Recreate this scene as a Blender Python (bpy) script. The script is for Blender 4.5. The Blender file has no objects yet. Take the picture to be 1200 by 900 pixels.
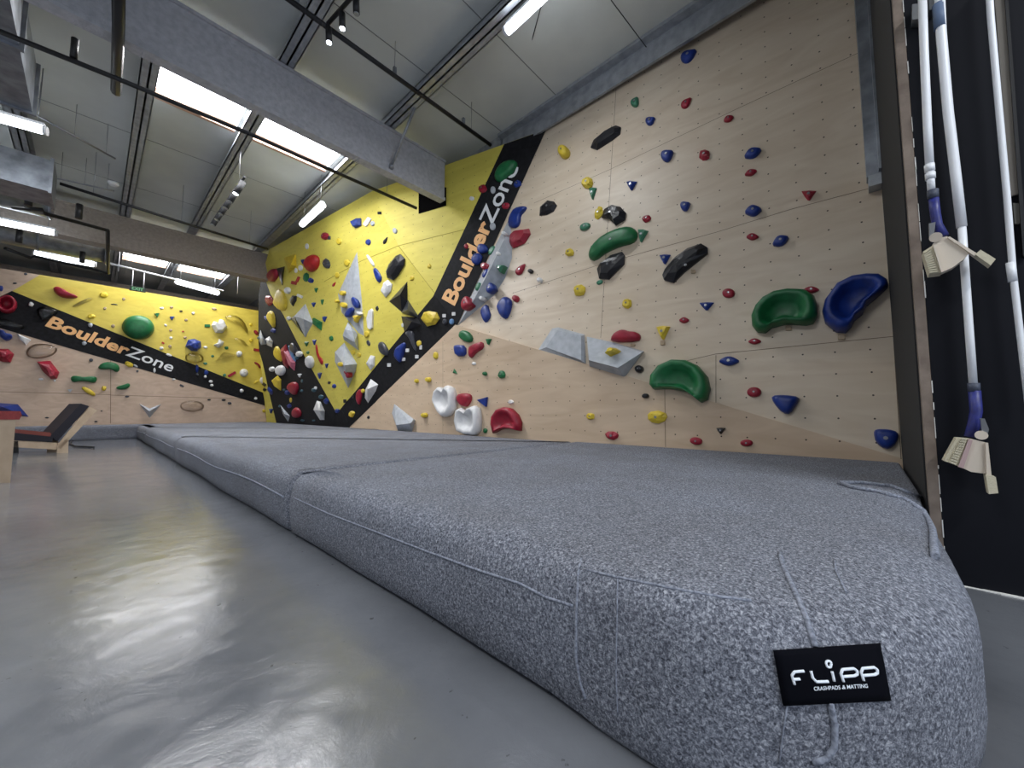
import bpy, bmesh, math, random
from mathutils import Vector, Matrix
from mathutils.bvhtree import BVHTree
random.seed(7)
SC = bpy.context.scene
COL = SC.collection

# ------------------------------------------------------------------ camera, world, exposure
CAM_H = .82
TH = math.atan(31/450); PS = math.radians(47.5)
cam_d = bpy.data.cameras.new('camera'); cam = bpy.data.objects.new('camera', cam_d); COL.objects.link(cam)
cam_d.sensor_width = 36; cam_d.lens = 13.5; cam_d.clip_start = .02; cam_d.clip_end = 200
cam.location = (0, 0, CAM_H); cam.rotation_euler = (math.pi/2+TH, 0, -PS)
SC.camera = cam
SC.view_settings.view_transform = 'Standard'; SC.view_settings.look = 'None'
SC.view_settings.gamma = 1; SC.view_settings.use_curve_mapping = False
SC.view_settings.exposure = 0.12
w = bpy.data.worlds.new('world'); SC.world = w; w.use_nodes = True
w.node_tree.nodes['Background'].inputs[0].default_value = (.80, .88, 1, 1)
w.node_tree.nodes['Background'].inputs[1].default_value = .20

def area(name, loc, rot, sx, sy, power, col=(1, 1, 1)):
    d = bpy.data.lights.new(name, 'AREA'); d.shape = 'RECTANGLE'; d.size = sx; d.size_y = sy; d.energy = power; d.color = col
    o = bpy.data.objects.new(name, d); COL.objects.link(o); o.location = loc; o.rotation_euler = rot
    return o
ROOF = 5.85
# daylight through the roof lights (they face straight down out of each roof opening)
area('skylight_daylight', (1.0, 7.4, ROOF+.05), (0, 0, 0), 1.0, 1.3, 115, (.97, .98, 1))
area('skylight_daylight', (2.4, 7.4, ROOF+.05), (0, 0, 0), 1.2, 1.3, 115, (.97, .98, 1))
area('skylight_daylight', (1.0, 16.0, ROOF+.05), (0, 0, 0), 1.0, 3.6, 75, (.97, .98, 1))
area('skylight_daylight', (2.45, 16.0, ROOF+.05), (0, 0, 0), 1.2, 3.6, 75, (.97, .98, 1))
# unseen lamps added as overhead fill, plus the visible top-centre strip lamp
area('strip_lamp_light', (-2.2, 2.2, 5.2), (0, 0, 0), .4, 3.0, 250, (.95, .98, 1))
area('strip_lamp_light', (-2.6, 10.0, 5.2), (0, 0, 0), .4, 4.0, 260, (.95, .98, 1))
area('strip_lamp_light', (3.15, 3.2, 5.3), (0, 0, 0), .1, 1.2, 30, (.95, .98, 1))
area('strip_lamp_light', (.6, -3.2, 5.2), (0, 0, 0), 3.0, .3, 230, (.95, .98, 1))
# added cool fill from unseen panels behind the camera and at the left wall
area('door_daylight', (-1.0, -4.75, 2.4), (math.pi/2, 0, 0), 6.5, 3.4, 140, (.72, .83, 1))
area('window_daylight', (-6.8, 6.0, 2.6), (0, -math.pi/2, 0), 3.6, 14.0, 60, (.90, .94, 1))

# ------------------------------------------------------------------ helpers
CP = Vector((0, 0, CAM_H))
Fh = Vector((math.sin(PS), math.cos(PS), 0)); RT = Vector((math.cos(PS), -math.sin(PS), 0)); ZZ = Vector((0, 0, 1))
FW = Fh*math.cos(TH)+ZZ*math.sin(TH); UP = ZZ*math.cos(TH)-Fh*math.sin(TH)
def ray(x, y): return FW*450+RT*(x-600)+UP*(450-y)
def onplane(x, y, n, p):
    d = ray(x, y); n = Vector(n); return CP+d*((Vector(p)-CP).dot(n)/d.dot(n))
def atz(x, y, z): return onplane(x, y, (0, 0, 1), (0, 0, z))
def aty(x, y, Y): return onplane(x, y, (0, 1, 0), (0, Y, 0))
def atx(x, y, X): return onplane(x, y, (1, 0, 0), (X, 0, 0))
def depth(p): return (Vector(p)-CP).dot(FW)

def s2l(c):
    return tuple((v/255/12.92 if v/255 <= .04045 else ((v/255+.055)/1.055)**2.4) for v in c)
def mat(name, rgb, rough=.6, metal=0, spec=.5, noise=None, bump=None, emit=None, alpha=None):
    m = bpy.data.materials.new(name); m.use_nodes = True; nt = m.node_tree; b = nt.nodes['Principled BSDF']
    c = s2l(rgb)+(1,)
    b.inputs['Base Color'].default_value = c; b.inputs['Roughness'].default_value = rough
    b.inputs['Metallic'].default_value = metal; b.inputs['Specular IOR Level'].default_value = spec
    tc = nt.nodes.new('ShaderNodeTexCoord')
    if noise:                                   # (scale, second colour, contrast lo, hi, detail)
        n = nt.nodes.new('ShaderNodeTexNoise'); n.inputs['Scale'].default_value = noise[0]
        n.inputs['Detail'].default_value = noise[4] if len(noise) > 4 else 4
        nt.links.new(tc.outputs['Object'], n.inputs['Vector'])
        r = nt.nodes.new('ShaderNodeValToRGB'); r.color_ramp.elements[0].position = noise[2]; r.color_ramp.elements[1].position = noise[3]
        r.color_ramp.elements[0].color = s2l(noise[1])+(1,); r.color_ramp.elements[1].color = c
        nt.links.new(n.outputs['Fac'], r.inputs['Fac']); nt.links.new(r.outputs['Color'], b.inputs['Base Color'])
    if bump:                                    # (scale, strength, distance)
        n = nt.nodes.new('ShaderNodeTexNoise'); n.inputs['Scale'].default_value = bump[0]; n.inputs['Detail'].default_value = 5
        nt.links.new(tc.outputs['Object'], n.inputs['Vector'])
        bp = nt.nodes.new('ShaderNodeBump'); bp.inputs['Strength'].default_value = bump[1]; bp.inputs['Distance'].default_value = bump[2]
        nt.links.new(n.outputs['Fac'], bp.inputs['Height']); nt.links.new(bp.outputs['Normal'], b.inputs['Normal'])
    if emit:
        b.inputs['Emission Color'].default_value = s2l(emit[0])+(1,); b.inputs['Emission Strength'].default_value = emit[1]
    return m

def ply_mat(name, base, dark, dots=True, dotcol=(70, 58, 48), rough=.42, gx=1.0):
    """birch plywood / painted board: long soft grain, T-nut holes on a grid, chalk scuffs. Uses world y and z."""
    m = bpy.data.materials.new(name); m.use_nodes = True; nt = m.node_tree; b = nt.nodes['Principled BSDF']; N = nt.nodes; L = nt.links
    geo = N.new('ShaderNodeNewGeometry'); sep = N.new('ShaderNodeSeparateXYZ'); L.new(geo.outputs['Position'], sep.inputs[0])
    mp = N.new('ShaderNodeMapping'); mp.inputs['Scale'].default_value = (1.2*gx, .5, 2.6); L.new(geo.outputs['Position'], mp.inputs['Vector'])
    n1 = N.new('ShaderNodeTexNoise'); n1.inputs['Scale'].default_value = 2.2; n1.inputs['Detail'].default_value = 8; n1.inputs['Distortion'].default_value = 1.3
    L.new(mp.outputs[0], n1.inputs['Vector'])
    r = N.new('ShaderNodeValToRGB'); r.color_ramp.elements[0].position = .25; r.color_ramp.elements[1].position = .75
    r.color_ramp.elements[0].color = s2l(dark)+(1,); r.color_ramp.elements[1].color = s2l(base)+(1,)
    L.new(n1.outputs['Fac'], r.inputs['Fac'])
    out = r.outputs['Color']
    # scuffs
    n2 = N.new('ShaderNodeTexNoise'); n2.inputs['Scale'].default_value = 5; n2.inputs['Detail'].default_value = 9; n2.inputs['Roughness'].default_value = .75
    L.new(geo.outputs['Position'], n2.inputs['Vector'])
    r2 = N.new('ShaderNodeValToRGB'); r2.color_ramp.elements[0].position = .66; r2.color_ramp.elements[1].position = .74
    r2.color_ramp.elements[1].color = (.35, .35, .35, 1); r2.color_ramp.elements[0].color = (0, 0, 0, 1); L.new(n2.outputs['Fac'], r2.inputs['Fac'])
    mx = N.new('ShaderNodeMixRGB'); mx.inputs['Color2'].default_value = s2l(tuple(int(v*.72) for v in dark))+(1,)
    L.new(r2.outputs['Color'], mx.inputs['Fac']); L.new(out, mx.inputs['Color1']); out = mx.outputs['Color']
    if dots:
        def cell(sock, p, off):
            a = N.new('ShaderNodeMath'); a.operation = 'ADD'; a.inputs[1].default_value = off; L.new(sock, a.inputs[0])
            q = N.new('ShaderNodeMath'); q.operation = 'PINGPONG'; q.inputs[1].default_value = p/2; L.new(a.outputs[0], q.inputs[0])
            s = N.new('ShaderNodeMath'); s.operation = 'MULTIPLY'; L.new(q.outputs[0], s.inputs[0]); L.new(q.outputs[0], s.inputs[1]); return s
        hor = sep.outputs['X'] if dots == 'x' else sep.outputs['Y']
        a = cell(hor, .235, .06); c = cell(sep.outputs['Z'], .20, .05)
        s = N.new('ShaderNodeMath'); s.operation = 'ADD'; L.new(a.outputs[0], s.inputs[0]); L.new(c.outputs[0], s.inputs[1])
        lt = N.new('ShaderNodeMath'); lt.operation = 'LESS_THAN'; lt.inputs[1].default_value = .0075**2; L.new(s.outputs[0], lt.inputs[0])
        m2 = N.new('ShaderNodeMixRGB'); m2.inputs['Color2'].default_value = s2l(dotcol)+(1,)
        L.new(lt.outputs[0], m2.inputs['Fac']); L.new(out, m2.inputs['Color1']); out = m2.outputs['Color']
    L.new(out, b.inputs['Base Color']); b.inputs['Roughness'].default_value = rough
    return m

M = {}
M['ply'] = ply_mat('plywood', (222, 207, 186), (204, 185, 161))
M['ply_low'] = ply_mat('plywood_low', (216, 194, 168), (198, 173, 146), gx=1)
M['ply_far'] = ply_mat('plywood_far', (214, 190, 168), (192, 166, 145), dots=None)
M['yellow'] = ply_mat('yellow_paint', (226, 212, 98), (212, 196, 84), dots=True, dotcol=(120, 100, 40), rough=.62)
M['yellow_far'] = ply_mat('yellow_paint_far', (224, 204, 92), (208, 186, 76), dots=None)
M['black_paint'] = mat('black_paint', (20, 20, 23), .75, spec=.25, noise=(14, (30, 30, 34), .35, .6))
M['seam'] = mat('seam', (120, 100, 82), .8)
M['seam_y'] = mat('seam_yellow', (168, 150, 52), .8)
M['trackgrey'] = mat('track_grey', (34, 35, 38), .75)
M['steel'] = mat('steel', (150, 152, 155), .35, .9)
M['galv'] = mat('galvanised', (165, 170, 178), .38, .75, noise=(6, (120, 124, 130), .3, .7), bump=(3, .12, .02))
M['roof'] = mat('roof_panel', (208, 211, 206), .7, noise=(1.2, (194, 197, 194), .3, .7))
M['purlin'] = mat('purlin_steel', (176, 180, 186), .45, .5, noise=(9, (146, 150, 156), .3, .7))
M['beam'] = mat('sprayed_beam', (192, 192, 198), .9, noise=(16, (170, 171, 177), .3, .7), bump=(30, .6, .02))
M['beam2'] = mat('sprayed_beam_far', (170, 160, 152), .9, noise=(16, (150, 142, 136), .3, .7), bump=(30, .6, .02))
M['black'] = mat('black_plastic', (18, 18, 21), .45)
M['blackwall'] = mat('black_wall', (6, 8, 18), .75, spec=.25, bump=(60, .1, .002))
M['darkgap'] = mat('dark_board', (40, 40, 42), .85)
M['whiteplastic'] = mat('white_plastic', (228, 230, 234), .4)
M['tube'] = mat('lamp_tube', (255, 255, 255), .4, emit=((240, 247, 255), 9))
M['sky'] = mat('skylight_sheet', (255, 255, 255), .4, emit=((250, 252, 255), 7))
M['woodedge'] = mat('wood_edge', (142, 128, 116), .8, noise=(12, (112, 98, 88), .3, .7), bump=(40, .5, .004))
M['wood'] = mat('pale_wood', (206, 184, 158), .5, noise=(5, (186, 162, 136), .3, .7))
M['cushion_red'] = mat('red_cushion', (160, 62, 62), .6, noise=(30, (138, 50, 52), .3, .7))
M['cushion_black'] = mat('black_cushion', (34, 32, 42), .55)
M['cushion_brown'] = mat('brown_cushion', (128, 66, 58), .6)
M['bristle'] = mat('bristle', (200, 192, 168), .9, bump=(160, .8, .004))
M['brushbody'] = mat('brush_body', (206, 194, 178), .55)
M['bluejoint'] = mat('blue_joint', (44, 50, 128), .45, noise=(40, (34, 38, 98), .3, .7))
M['tag'] = mat('tag_black', (4, 5, 13), .85, spec=.1)
M['tagwhite'] = mat('tag_white', (232, 238, 246), .6)
M['orange'] = mat('orange_letters', (246, 190, 130), .6)
M['white_l'] = mat('white_letters', (236, 238, 240), .6)
M['exit'] = mat('exit_sign', (38, 52, 44), .5)
M['exitg'] = mat('exit_green', (120, 190, 140), .5)
def hold_mat(name, rgb, dk, rough=.42): return mat(name, rgb, rough, noise=(9, dk, .30, .62), bump=(140, .25, .003))
HM = {'blue': hold_mat('blue_hold', (20, 54, 140), (15, 40, 112)), 'green': hold_mat('green_hold', (26, 112, 64), (18, 92, 52)),
      'mint': hold_mat('mint_hold', (62, 128, 98), (48, 110, 84)),
      'crimson': hold_mat('crimson_hold', (160, 26, 52), (134, 18, 42)), 'red': hold_mat('red_hold', (178, 34, 36), (150, 26, 30)),
      'yellow': hold_mat('yellow_hold', (226, 200, 62), (206, 178, 52)), 'black': hold_mat('black_hold', (22, 22, 27), (34, 34, 40), .32),
      'white': hold_mat('white_hold', (232, 232, 232), (214, 214, 216)), 'grey': hold_mat('grey_hold', (180, 185, 192), (160, 165, 172), .6),
      'tan': hold_mat('tan_hold', (178, 156, 128), (160, 138, 112)), 'pink': hold_mat('pink_hold', (212, 120, 140), (190, 100, 120)),
      'teal': hold_mat('teal_hold', (40, 92, 110), (30, 74, 92)), 'lightblue': hold_mat('light_blue_hold', (120, 160, 205), (98, 140, 190)),
      'charcoal': hold_mat('charcoal_hold', (72, 74, 82), (48, 50, 58), .3)}
def clear_mat():
    m = bpy.data.materials.new('clear_hold'); m.use_nodes = True; nt = m.node_tree; nt.nodes.clear()
    o = nt.nodes.new('ShaderNodeOutputMaterial'); t = nt.nodes.new('ShaderNodeBsdfTransparent'); g = nt.nodes.new('ShaderNodeBsdfGlossy')
    t.inputs[0].default_value = (.93, .92, .9, 1); g.inputs['Roughness'].default_value = .16
    f = nt.nodes.new('ShaderNodeFresnel'); f.inputs[0].default_value = 1.5; x = nt.nodes.new('ShaderNodeMixShader')
    nt.links.new(f.outputs[0], x.inputs[0]); nt.links.new(t.outputs[0], x.inputs[1]); nt.links.new(g.outputs[0], x.inputs[2]); nt.links.new(x.outputs[0], o.inputs[0])
    return m
HM['clear'] = clear_mat()
def felt_mat():
    m = bpy.data.materials.new('grey_felt'); m.use_nodes = True; nt = m.node_tree; b = nt.nodes['Principled BSDF']; N = nt.nodes; L = nt.links
    tc = N.new('ShaderNodeTexCoord')
    n = N.new('ShaderNodeTexNoise'); n.inputs['Scale'].default_value = 125; n.inputs['Detail'].default_value = 10; n.inputs['Roughness'].default_value = .82
    n.inputs['Distortion'].default_value = .6
    L.new(tc.outputs['Object'], n.inputs['Vector'])
    r = N.new('ShaderNodeValToRGB'); e = r.color_ramp.elements; e[0].position = .38; e[1].position = .63
    e[0].color = s2l((38, 41, 50))+(1,); e[1].color = s2l((190, 194, 204))+(1,)
    k = e.new(.5); k.color = s2l((108, 112, 124))+(1,)
    L.new(n.outputs['Fac'], r.inputs['Fac'])
    n3 = N.new('ShaderNodeTexNoise'); n3.inputs['Scale'].default_value = 2.2; n3.inputs['Detail'].default_value = 5; L.new(tc.outputs['Object'], n3.inputs['Vector'])
    r3 = N.new('ShaderNodeValToRGB'); r3.color_ramp.elements[0].position = .35; r3.color_ramp.elements[1].position = .68
    r3.color_ramp.elements[0].color = (.86, .84, .82, 1); r3.color_ramp.elements[1].color = (1, 1, 1, 1); L.new(n3.outputs['Fac'], r3.inputs['Fac'])
    mu = N.new('ShaderNodeMixRGB'); mu.blend_type = 'MULTIPLY'; mu.inputs['Fac'].default_value = 1
    L.new(r.outputs['Color'], mu.inputs['Color1']); L.new(r3.outputs['Color'], mu.inputs['Color2']); L.new(mu.outputs['Color'], b.inputs['Base Color'])
    b.inputs['Roughness'].default_value = .95; b.inputs['Specular IOR Level'].default_value = .15
    b.inputs['Sheen Weight'].default_value = .05
    n2 = N.new('ShaderNodeTexNoise'); n2.inputs['Scale'].default_value = 150; n2.inputs['Detail'].default_value = 4; L.new(tc.outputs['Object'], n2.inputs['Vector'])
    bp = N.new('ShaderNodeBump'); bp.inputs['Strength'].default_value = .5; bp.inputs['Distance'].default_value = .004
    n4 = N.new('ShaderNodeTexNoise'); n4.inputs['Scale'].default_value = 3; n4.inputs['Detail'].default_value = 2; L.new(tc.outputs['Object'], n4.inputs['Vector'])
    bp2 = N.new('ShaderNodeBump'); bp2.inputs['Strength'].default_value = .5; bp2.inputs['Distance'].default_value = .04
    L.new(n4.outputs['Fac'], bp2.inputs['Height']); L.new(n2.outputs['Fac'], bp.inputs['Height']); L.new(bp2.outputs['Normal'], bp.inputs['Normal'])
    L.new(bp.outputs['Normal'], b.inputs['Normal'])
    return m
M['felt'] = felt_mat()
M['welt'] = mat('welt_felt', (150, 155, 168), .95, noise=(120, (104, 108, 120), .35, .62, 5), spec=.1)
def floor_mat():
    m = bpy.data.materials.new('grey_floor'); m.use_nodes = True; nt = m.node_tree; b = nt.nodes['Principled BSDF']; N = nt.nodes; L = nt.links
    tc = N.new('ShaderNodeTexCoord')
    n = N.new('ShaderNodeTexNoise'); n.inputs['Scale'].default_value = 1.3; n.inputs['Detail'].default_value = 7; n.inputs['Roughness'].default_value = .62; L.new(tc.outputs['Object'], n.inputs['Vector'])
    r = N.new('ShaderNodeValToRGB'); r.color_ramp.elements[0].position = .35; r.color_ramp.elements[1].position = .68
    r.color_ramp.elements[0].color = s2l((94, 96, 101))+(1,); r.color_ramp.elements[1].color = s2l((110, 112, 117))+(1,); L.new(n.outputs['Fac'], r.inputs['Fac'])
    # small dark chips and scratches
    n2 = N.new('ShaderNodeTexNoise'); n2.inputs['Scale'].default_value = 26; n2.inputs['Detail'].default_value = 8; L.new(tc.outputs['Object'], n2.inputs['Vector'])
    r2 = N.new('ShaderNodeValToRGB'); r2.color_ramp.elements[0].position = .69; r2.color_ramp.elements[1].position = .72
    r2.color_ramp.elements[0].color = (0, 0, 0, 1); r2.color_ramp.elements[1].color = (.8, .8, .8, 1); L.new(n2.outputs['Fac'], r2.inputs['Fac'])
    mx = N.new('ShaderNodeMixRGB'); mx.inputs['Color2'].default_value = s2l((58, 58, 60))+(1,)
    L.new(r2.outputs['Color'], mx.inputs['Fac']); L.new(r.outputs['Color'], mx.inputs['Color1']); L.new(mx.outputs['Color'], b.inputs['Base Color'])
    n3 = N.new('ShaderNodeTexNoise'); n3.inputs['Scale'].default_value = 2.4; n3.inputs['Detail'].default_value = 6; L.new(tc.outputs['Object'], n3.inputs['Vector'])
    mr = N.new('ShaderNodeMapRange'); mr.inputs['From Min'].default_value = .3; mr.inputs['From Max'].default_value = .7
    mr.inputs['To Min'].default_value = .07; mr.inputs['To Max'].default_value = .17; L.new(n3.outputs['Fac'], mr.inputs['Value']); L.new(mr.outputs[0], b.inputs['Roughness'])
    mp = N.new('ShaderNodeMapping'); mp.inputs['Scale'].default_value = (1, 1, 1); L.new(tc.outputs['Object'], mp.inputs['Vector'])
    n4 = N.new('ShaderNodeTexNoise'); n4.inputs['Scale'].default_value = 8; n4.inputs['Detail'].default_value = 9; n4.inputs['Roughness'].default_value = .72; n4.inputs['Distortion'].default_value = .7; L.new(mp.outputs[0], n4.inputs['Vector'])
    bp = N.new('ShaderNodeBump'); bp.inputs['Strength'].default_value = .22; bp.inputs['Distance'].default_value = .008; L.new(n4.outputs['Fac'], bp.inputs['Height'])
    L.new(bp.outputs['Normal'], b.inputs['Normal']); b.inputs['Specular IOR Level'].default_value = .5
    return m
M['floor'] = floor_mat()

class MB:
    def __init__(s): s.v = []; s.f = []; s.sm = []
    def add(s, vs, fs, smooth=False):
        o = len(s.v); s.v += [Vector(v) for v in vs]; s.f += [tuple(i+o for i in f) for f in fs]; s.sm += [smooth]*len(fs); return s
    def box(s, a, b):
        (x0, y0, z0), (x1, y1, z1) = a, b
        return s.add([(x0, y0, z0), (x1, y0, z0), (x1, y1, z0), (x0, y1, z0), (x0, y0, z1), (x1, y0, z1), (x1, y1, z1), (x0, y1, z1)],
                     [(0, 3, 2, 1), (4, 5, 6, 7), (0, 1, 5, 4), (1, 2, 6, 5), (2, 3, 7, 6), (3, 0, 4, 7)])
    def frame_box(s, o, ax, ay, az):          # corner plus three edge vectors
        o, ax, ay, az = map(Vector, (o, ax, ay, az))
        vs = [o, o+ax, o+ax+ay, o+ay, o+az, o+ax+az, o+ax+ay+az, o+ay+az]
        return s.add(vs, [(0, 3, 2, 1), (4, 5, 6, 7), (0, 1, 5, 4), (1, 2, 6, 5), (2, 3, 7, 6), (3, 0, 4, 7)])
    def tube(s, pts, r, n=10, caps=True):
        pts = [Vector(p) for p in pts]; rs = r if isinstance(r, (list, tuple)) else [r]*len(pts)
        vs = []; up = None
        for i, p in enumerate(pts):
            t = (pts[min(i+1, len(pts)-1)]-pts[max(i-1, 0)]).normalized()
            if up is None: up = t.orthogonal().normalized()
            up = (up-t*up.dot(t)).normalized(); q = t.cross(up)
            for k in range(n):
                a = 2*math.pi*k/n; vs.append(p+(up*math.cos(a)+q*math.sin(a))*rs[i])
        fs = [(i*n+k, i*n+(k+1) % n, (i+1)*n+(k+1) % n, (i+1)*n+k) for i in range(len(pts)-1) for k in range(n)]
        s.add(vs, fs, True)
        if caps:
            o = len(s.v)-len(vs); s.f += [tuple(o+k for k in reversed(range(n))), tuple(o+(len(pts)-1)*n+k for k in range(n))]; s.sm += [False, False]
        return s
    def build(s, name, m, parent=None, org=None):
        if org is None:
            org = Vector((0, 0, 0)) if parent is None else None
        if org is None: org = parent['_o'] if '_o' in parent.keys() else (0, 0, 0)
        org = Vector(org)
        me = bpy.data.meshes.new(name); me.from_pydata([v-org for v in s.v], [], s.f)
        for p, q in zip(me.polygons, s.sm): p.use_smooth = q
        bm = bmesh.new(); bm.from_mesh(me); bmesh.ops.recalc_face_normals(bm, faces=bm.faces); bm.to_mesh(me); bm.free()
        me.materials.append(m)
        o = bpy.data.objects.new(name, me); COL.objects.link(o)
        if parent is not None: o.parent = parent
        else: o.location = org
        return o
ORG = {}
def build(mb, name, m, parent=None, org=None):
    """parent's world origin is kept in ORG so that children are written in world coordinates"""
    if parent is not None: o = MB.build(mb, name, m, parent, ORG[parent.name]); ORG[o.name] = ORG[parent.name]
    else:
        if org is None:
            n = len(mb.v); org = sum(mb.v, Vector())/n
        o = MB.build(mb, name, m, None, org); ORG[o.name] = Vector(org)
    if parent is not None and parent.parent is not None:
        pass
    return o
def child(mb, name, m, parent): return build(mb, name, m, parent)
def subchild(mb, name, m, part):                 # part sits at its thing's origin, so the same origin serves
    return build(mb, name, m, part)
def thing(name, label, cat, loc, group=None):
    o = bpy.data.objects.new(name, None); COL.objects.link(o); o.location = loc; o.empty_display_size = .1
    ORG[o.name] = Vector(loc); o['label'] = label; o['category'] = cat
    if group: o['group'] = group
    return o
def tag(o, label, cat, group=None):
    o['label'] = label; o['category'] = cat
    if group: o['group'] = group
    return o
def struct(mb, name, m, parent=None, org=(0, 0, 0)):
    o = build(mb, name, m, parent, org if parent is None else None)
    if parent is None: o['kind'] = 'structure'
    return o

def clip(poly, tri):                             # 2-D Sutherland-Hodgman, tri convex
    ar = sum(tri[i][0]*tri[(i+1) % len(tri)][1]-tri[(i+1) % len(tri)][0]*tri[i][1] for i in range(len(tri)))
    sg = 1 if ar > 0 else -1; out = list(poly)
    for i in range(len(tri)):
        a, b = tri[i], tri[(i+1) % len(tri)]; inp, out = out, []
        if not inp: break
        side = lambda p: sg*((b[0]-a[0])*(p[1]-a[1])-(b[1]-a[1])*(p[0]-a[0]))
        for j in range(len(inp)):
            p, q = inp[j], inp[(j+1) % len(inp)]; sp, sq = side(p), side(q)
            if sp >= 0: out.append(p)
            if (sp >= 0) != (sq >= 0):
                t = sp/(sp-sq); out.append((p[0]+(q[0]-p[0])*t, p[1]+(q[1]-p[1])*t))
    return out

# ------------------------------------------------------------------ room shell
XW = 4.45; YF = 16.5
UPN = (1, .12*.274, -.12); UPP = (4.45, -.3, .4)
struct(MB().box((-9, -5, -.1), (8, 25, 0)), 'floor', M['floor'])
# roof deck with four openings
def roof_deck():
    holes = [(.42, 1.48, 6.75, 8.1), (1.68, 3.05, 6.75, 8.1), (.42, 1.5, 14.2, 17.9), (1.8, 3.1, 14.2, 17.9)]
    xs = sorted({-9, 8}|{h[0] for h in holes}|{h[1] for h in holes}); ys = sorted({-5, 25}|{h[2] for h in holes}|{h[3] for h in holes})
    b = MB()
    for i in range(len(xs)-1):
        for j in range(len(ys)-1):
            cx, cy = (xs[i]+xs[i+1])/2, (ys[j]+ys[j+1])/2
            if any(h[0] < cx < h[1] and h[2] < cy < h[3] for h in holes): continue
            b.box((xs[i], ys[j], ROOF), (xs[i+1], ys[j+1], ROOF+.1))
    return b, holes
rb, holes = roof_deck(); struct(rb, 'ceiling', M['roof'])
for i, h in enumerate(holes):
    g = struct(MB().box((h[0]-.02, h[2]-.02, ROOF+.11), (h[1]+.02, h[3]+.02, ROOF+.13)), 'window_%d' % (i+1), M['sky'])
    fr = MB(); t = .05
    fr.box((h[0], h[3]-.02, ROOF-.04), (h[1], h[3]+t, ROOF+.1)); fr.box((h[0], h[2]-t, ROOF-.04), (h[1], h[2]+.02, ROOF+.1))
    struct(fr, 'window_frame', mat('skylight_trim_%d' % i, (186, 150, 128), .7), g)
sm = MB()
for y in [1.2, 3.4, 4.6, 9.6, 11.9]:
    sm.box((-9, y, ROOF-.004), (5.1, y+.012, ROOF))
struct(sm, 'trim_1', mat('panel_joint', (128, 130, 130), .8))
# other walls of the hall
struct(MB().box((-7, -5, 0), (-6.9, 25, ROOF)), 'wall_left', mat('left_wall', (150, 152, 156), .8))
struct(MB().box((-7, 24.5, 0), (8, 24.6, ROOF)), 'wall_far', mat('end_wall', (96, 100, 108), .8))
struct(MB().box((-7, -5, 0), (8, -4.9, 2.2)), 'wall_back', mat('back_wall', (150, 152, 156), .8))
# outer shell behind the climbing walls
struct(MB().box((6.2, -5, 0), (6.3, 25, ROOF)), 'wall_right', mat('outer_wall', (70, 74, 84), .85))

# plywood climbing wall: upright lower board and a slab leaning back above the diagonal joint
def slab(x, y): return onplane(x, y, UPN, UPP)
def low(x, y): return atx(x, y, XW)
def xup(y, z): return 4.45+.12*(z-.4-.274*(y+.3))
pA1 = low(410, 500); pA2 = slab(536, 381); pT3 = slab(640, 152)
pD = Vector((4.45, -.3, .4))
top_r = Vector((0, -.3, 5.9)); top_r.x = xup(-.3, 5.9); top_l = Vector((0, pT3.y-.05, 5.56)); top_l.x = xup(top_l.y, top_l.z)
b = MB()
f = [pD, pA2, pT3, top_l, top_r]
back = [v+Vector((.05, 0, 0)) for v in f]; n = len(f)
b.add(f+back, [tuple(range(n)), tuple(reversed(range(n, 2*n)))]+[(i, (i+1) % n, (i+1) % n+n, i+n) for i in range(n)])
slab_o = struct(b, 'wall_slab', M['ply'])
q = [Vector((4.45, -.3, 0)), Vector((4.45, pA1.y, 0)), pA1, pA2+Vector((-.03, 0, 0)), pD]
q[3].x = 4.45
back = [v+Vector((.05, 0, 0)) for v in q]; n = len(q)
lb = MB().add(q+back, [tuple(range(n)), tuple(reversed(range(n, 2*n)))]+[(i, (i+1) % n, (i+1) % n+n, i+n) for i in range(n)])
low_o = struct(lb, 'wall_lower', M['ply_low'])

# overhanging prow between slab and far wall
ZT = 5.55
C0 = Vector((4.43, YF, .1)); C0t = Vector((4.43, YF, .4))
T1 = atz(316, 292, ZT); T2 = atz(436, 224, ZT); T3 = slab(640, 152)+Vector((-.01, 0, 0))
A1 = Vector((pA1.x-.01, pA1.y, .1)); A1t = pA1+Vector((-.01, 0, 0)); A2 = pA2+Vector((-.012, 0, 0))
nL = (A1t-C0t).cross(T1-C0t)
E0 = onplane(308.5, 317, nL, C0t); E1 = onplane(303.2, 345, nL, C0t); E2 = onplane(303, 398, nL, C0t)
nR = (T3-A2).cross(T2-A2); Fp = onplane(467, 288, nR, A2)
FACETS = [  # (3-D corners, image corners)
    ([C0t, A1t, T1, E0, E1, E2], [(309, 496), (410, 500), (316, 292), (308.5, 317), (303.2, 345), (303, 398)]),
    ([A1t, T2, T1], [(410, 500), (436, 224), (316, 292)]),
    ([A1t, Fp, T2], [(410, 500), (467, 288), (436, 224)]),
    ([A1t, A2, Fp], [(410, 500), (536, 381), (467, 288)]),
    ([A2, T3, T2, Fp], [(536, 381), (640, 152), (436, 224), (467, 288)]),
    ([C0, A1, A1t, C0t], [(309, 530), (410, 540), (410, 500), (309, 496)])]
pb = MB()
for vs, _ in FACETS: pb.add(vs, [tuple(range(len(vs)))])
ring = [C0, A1, A1t, A2, T3, T2, T1, E0, E1, E2, C0t]
bk = [Vector((6.0, min(v.y, YF), v.z)) for v in ring]
n = len(ring)
pb.add(ring+bk, [(i, (i+1) % n, (i+1) % n+n, i+n) for i in range(n)])
prow_o = struct(pb, 'wall_overhang', M['yellow'])
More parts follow.
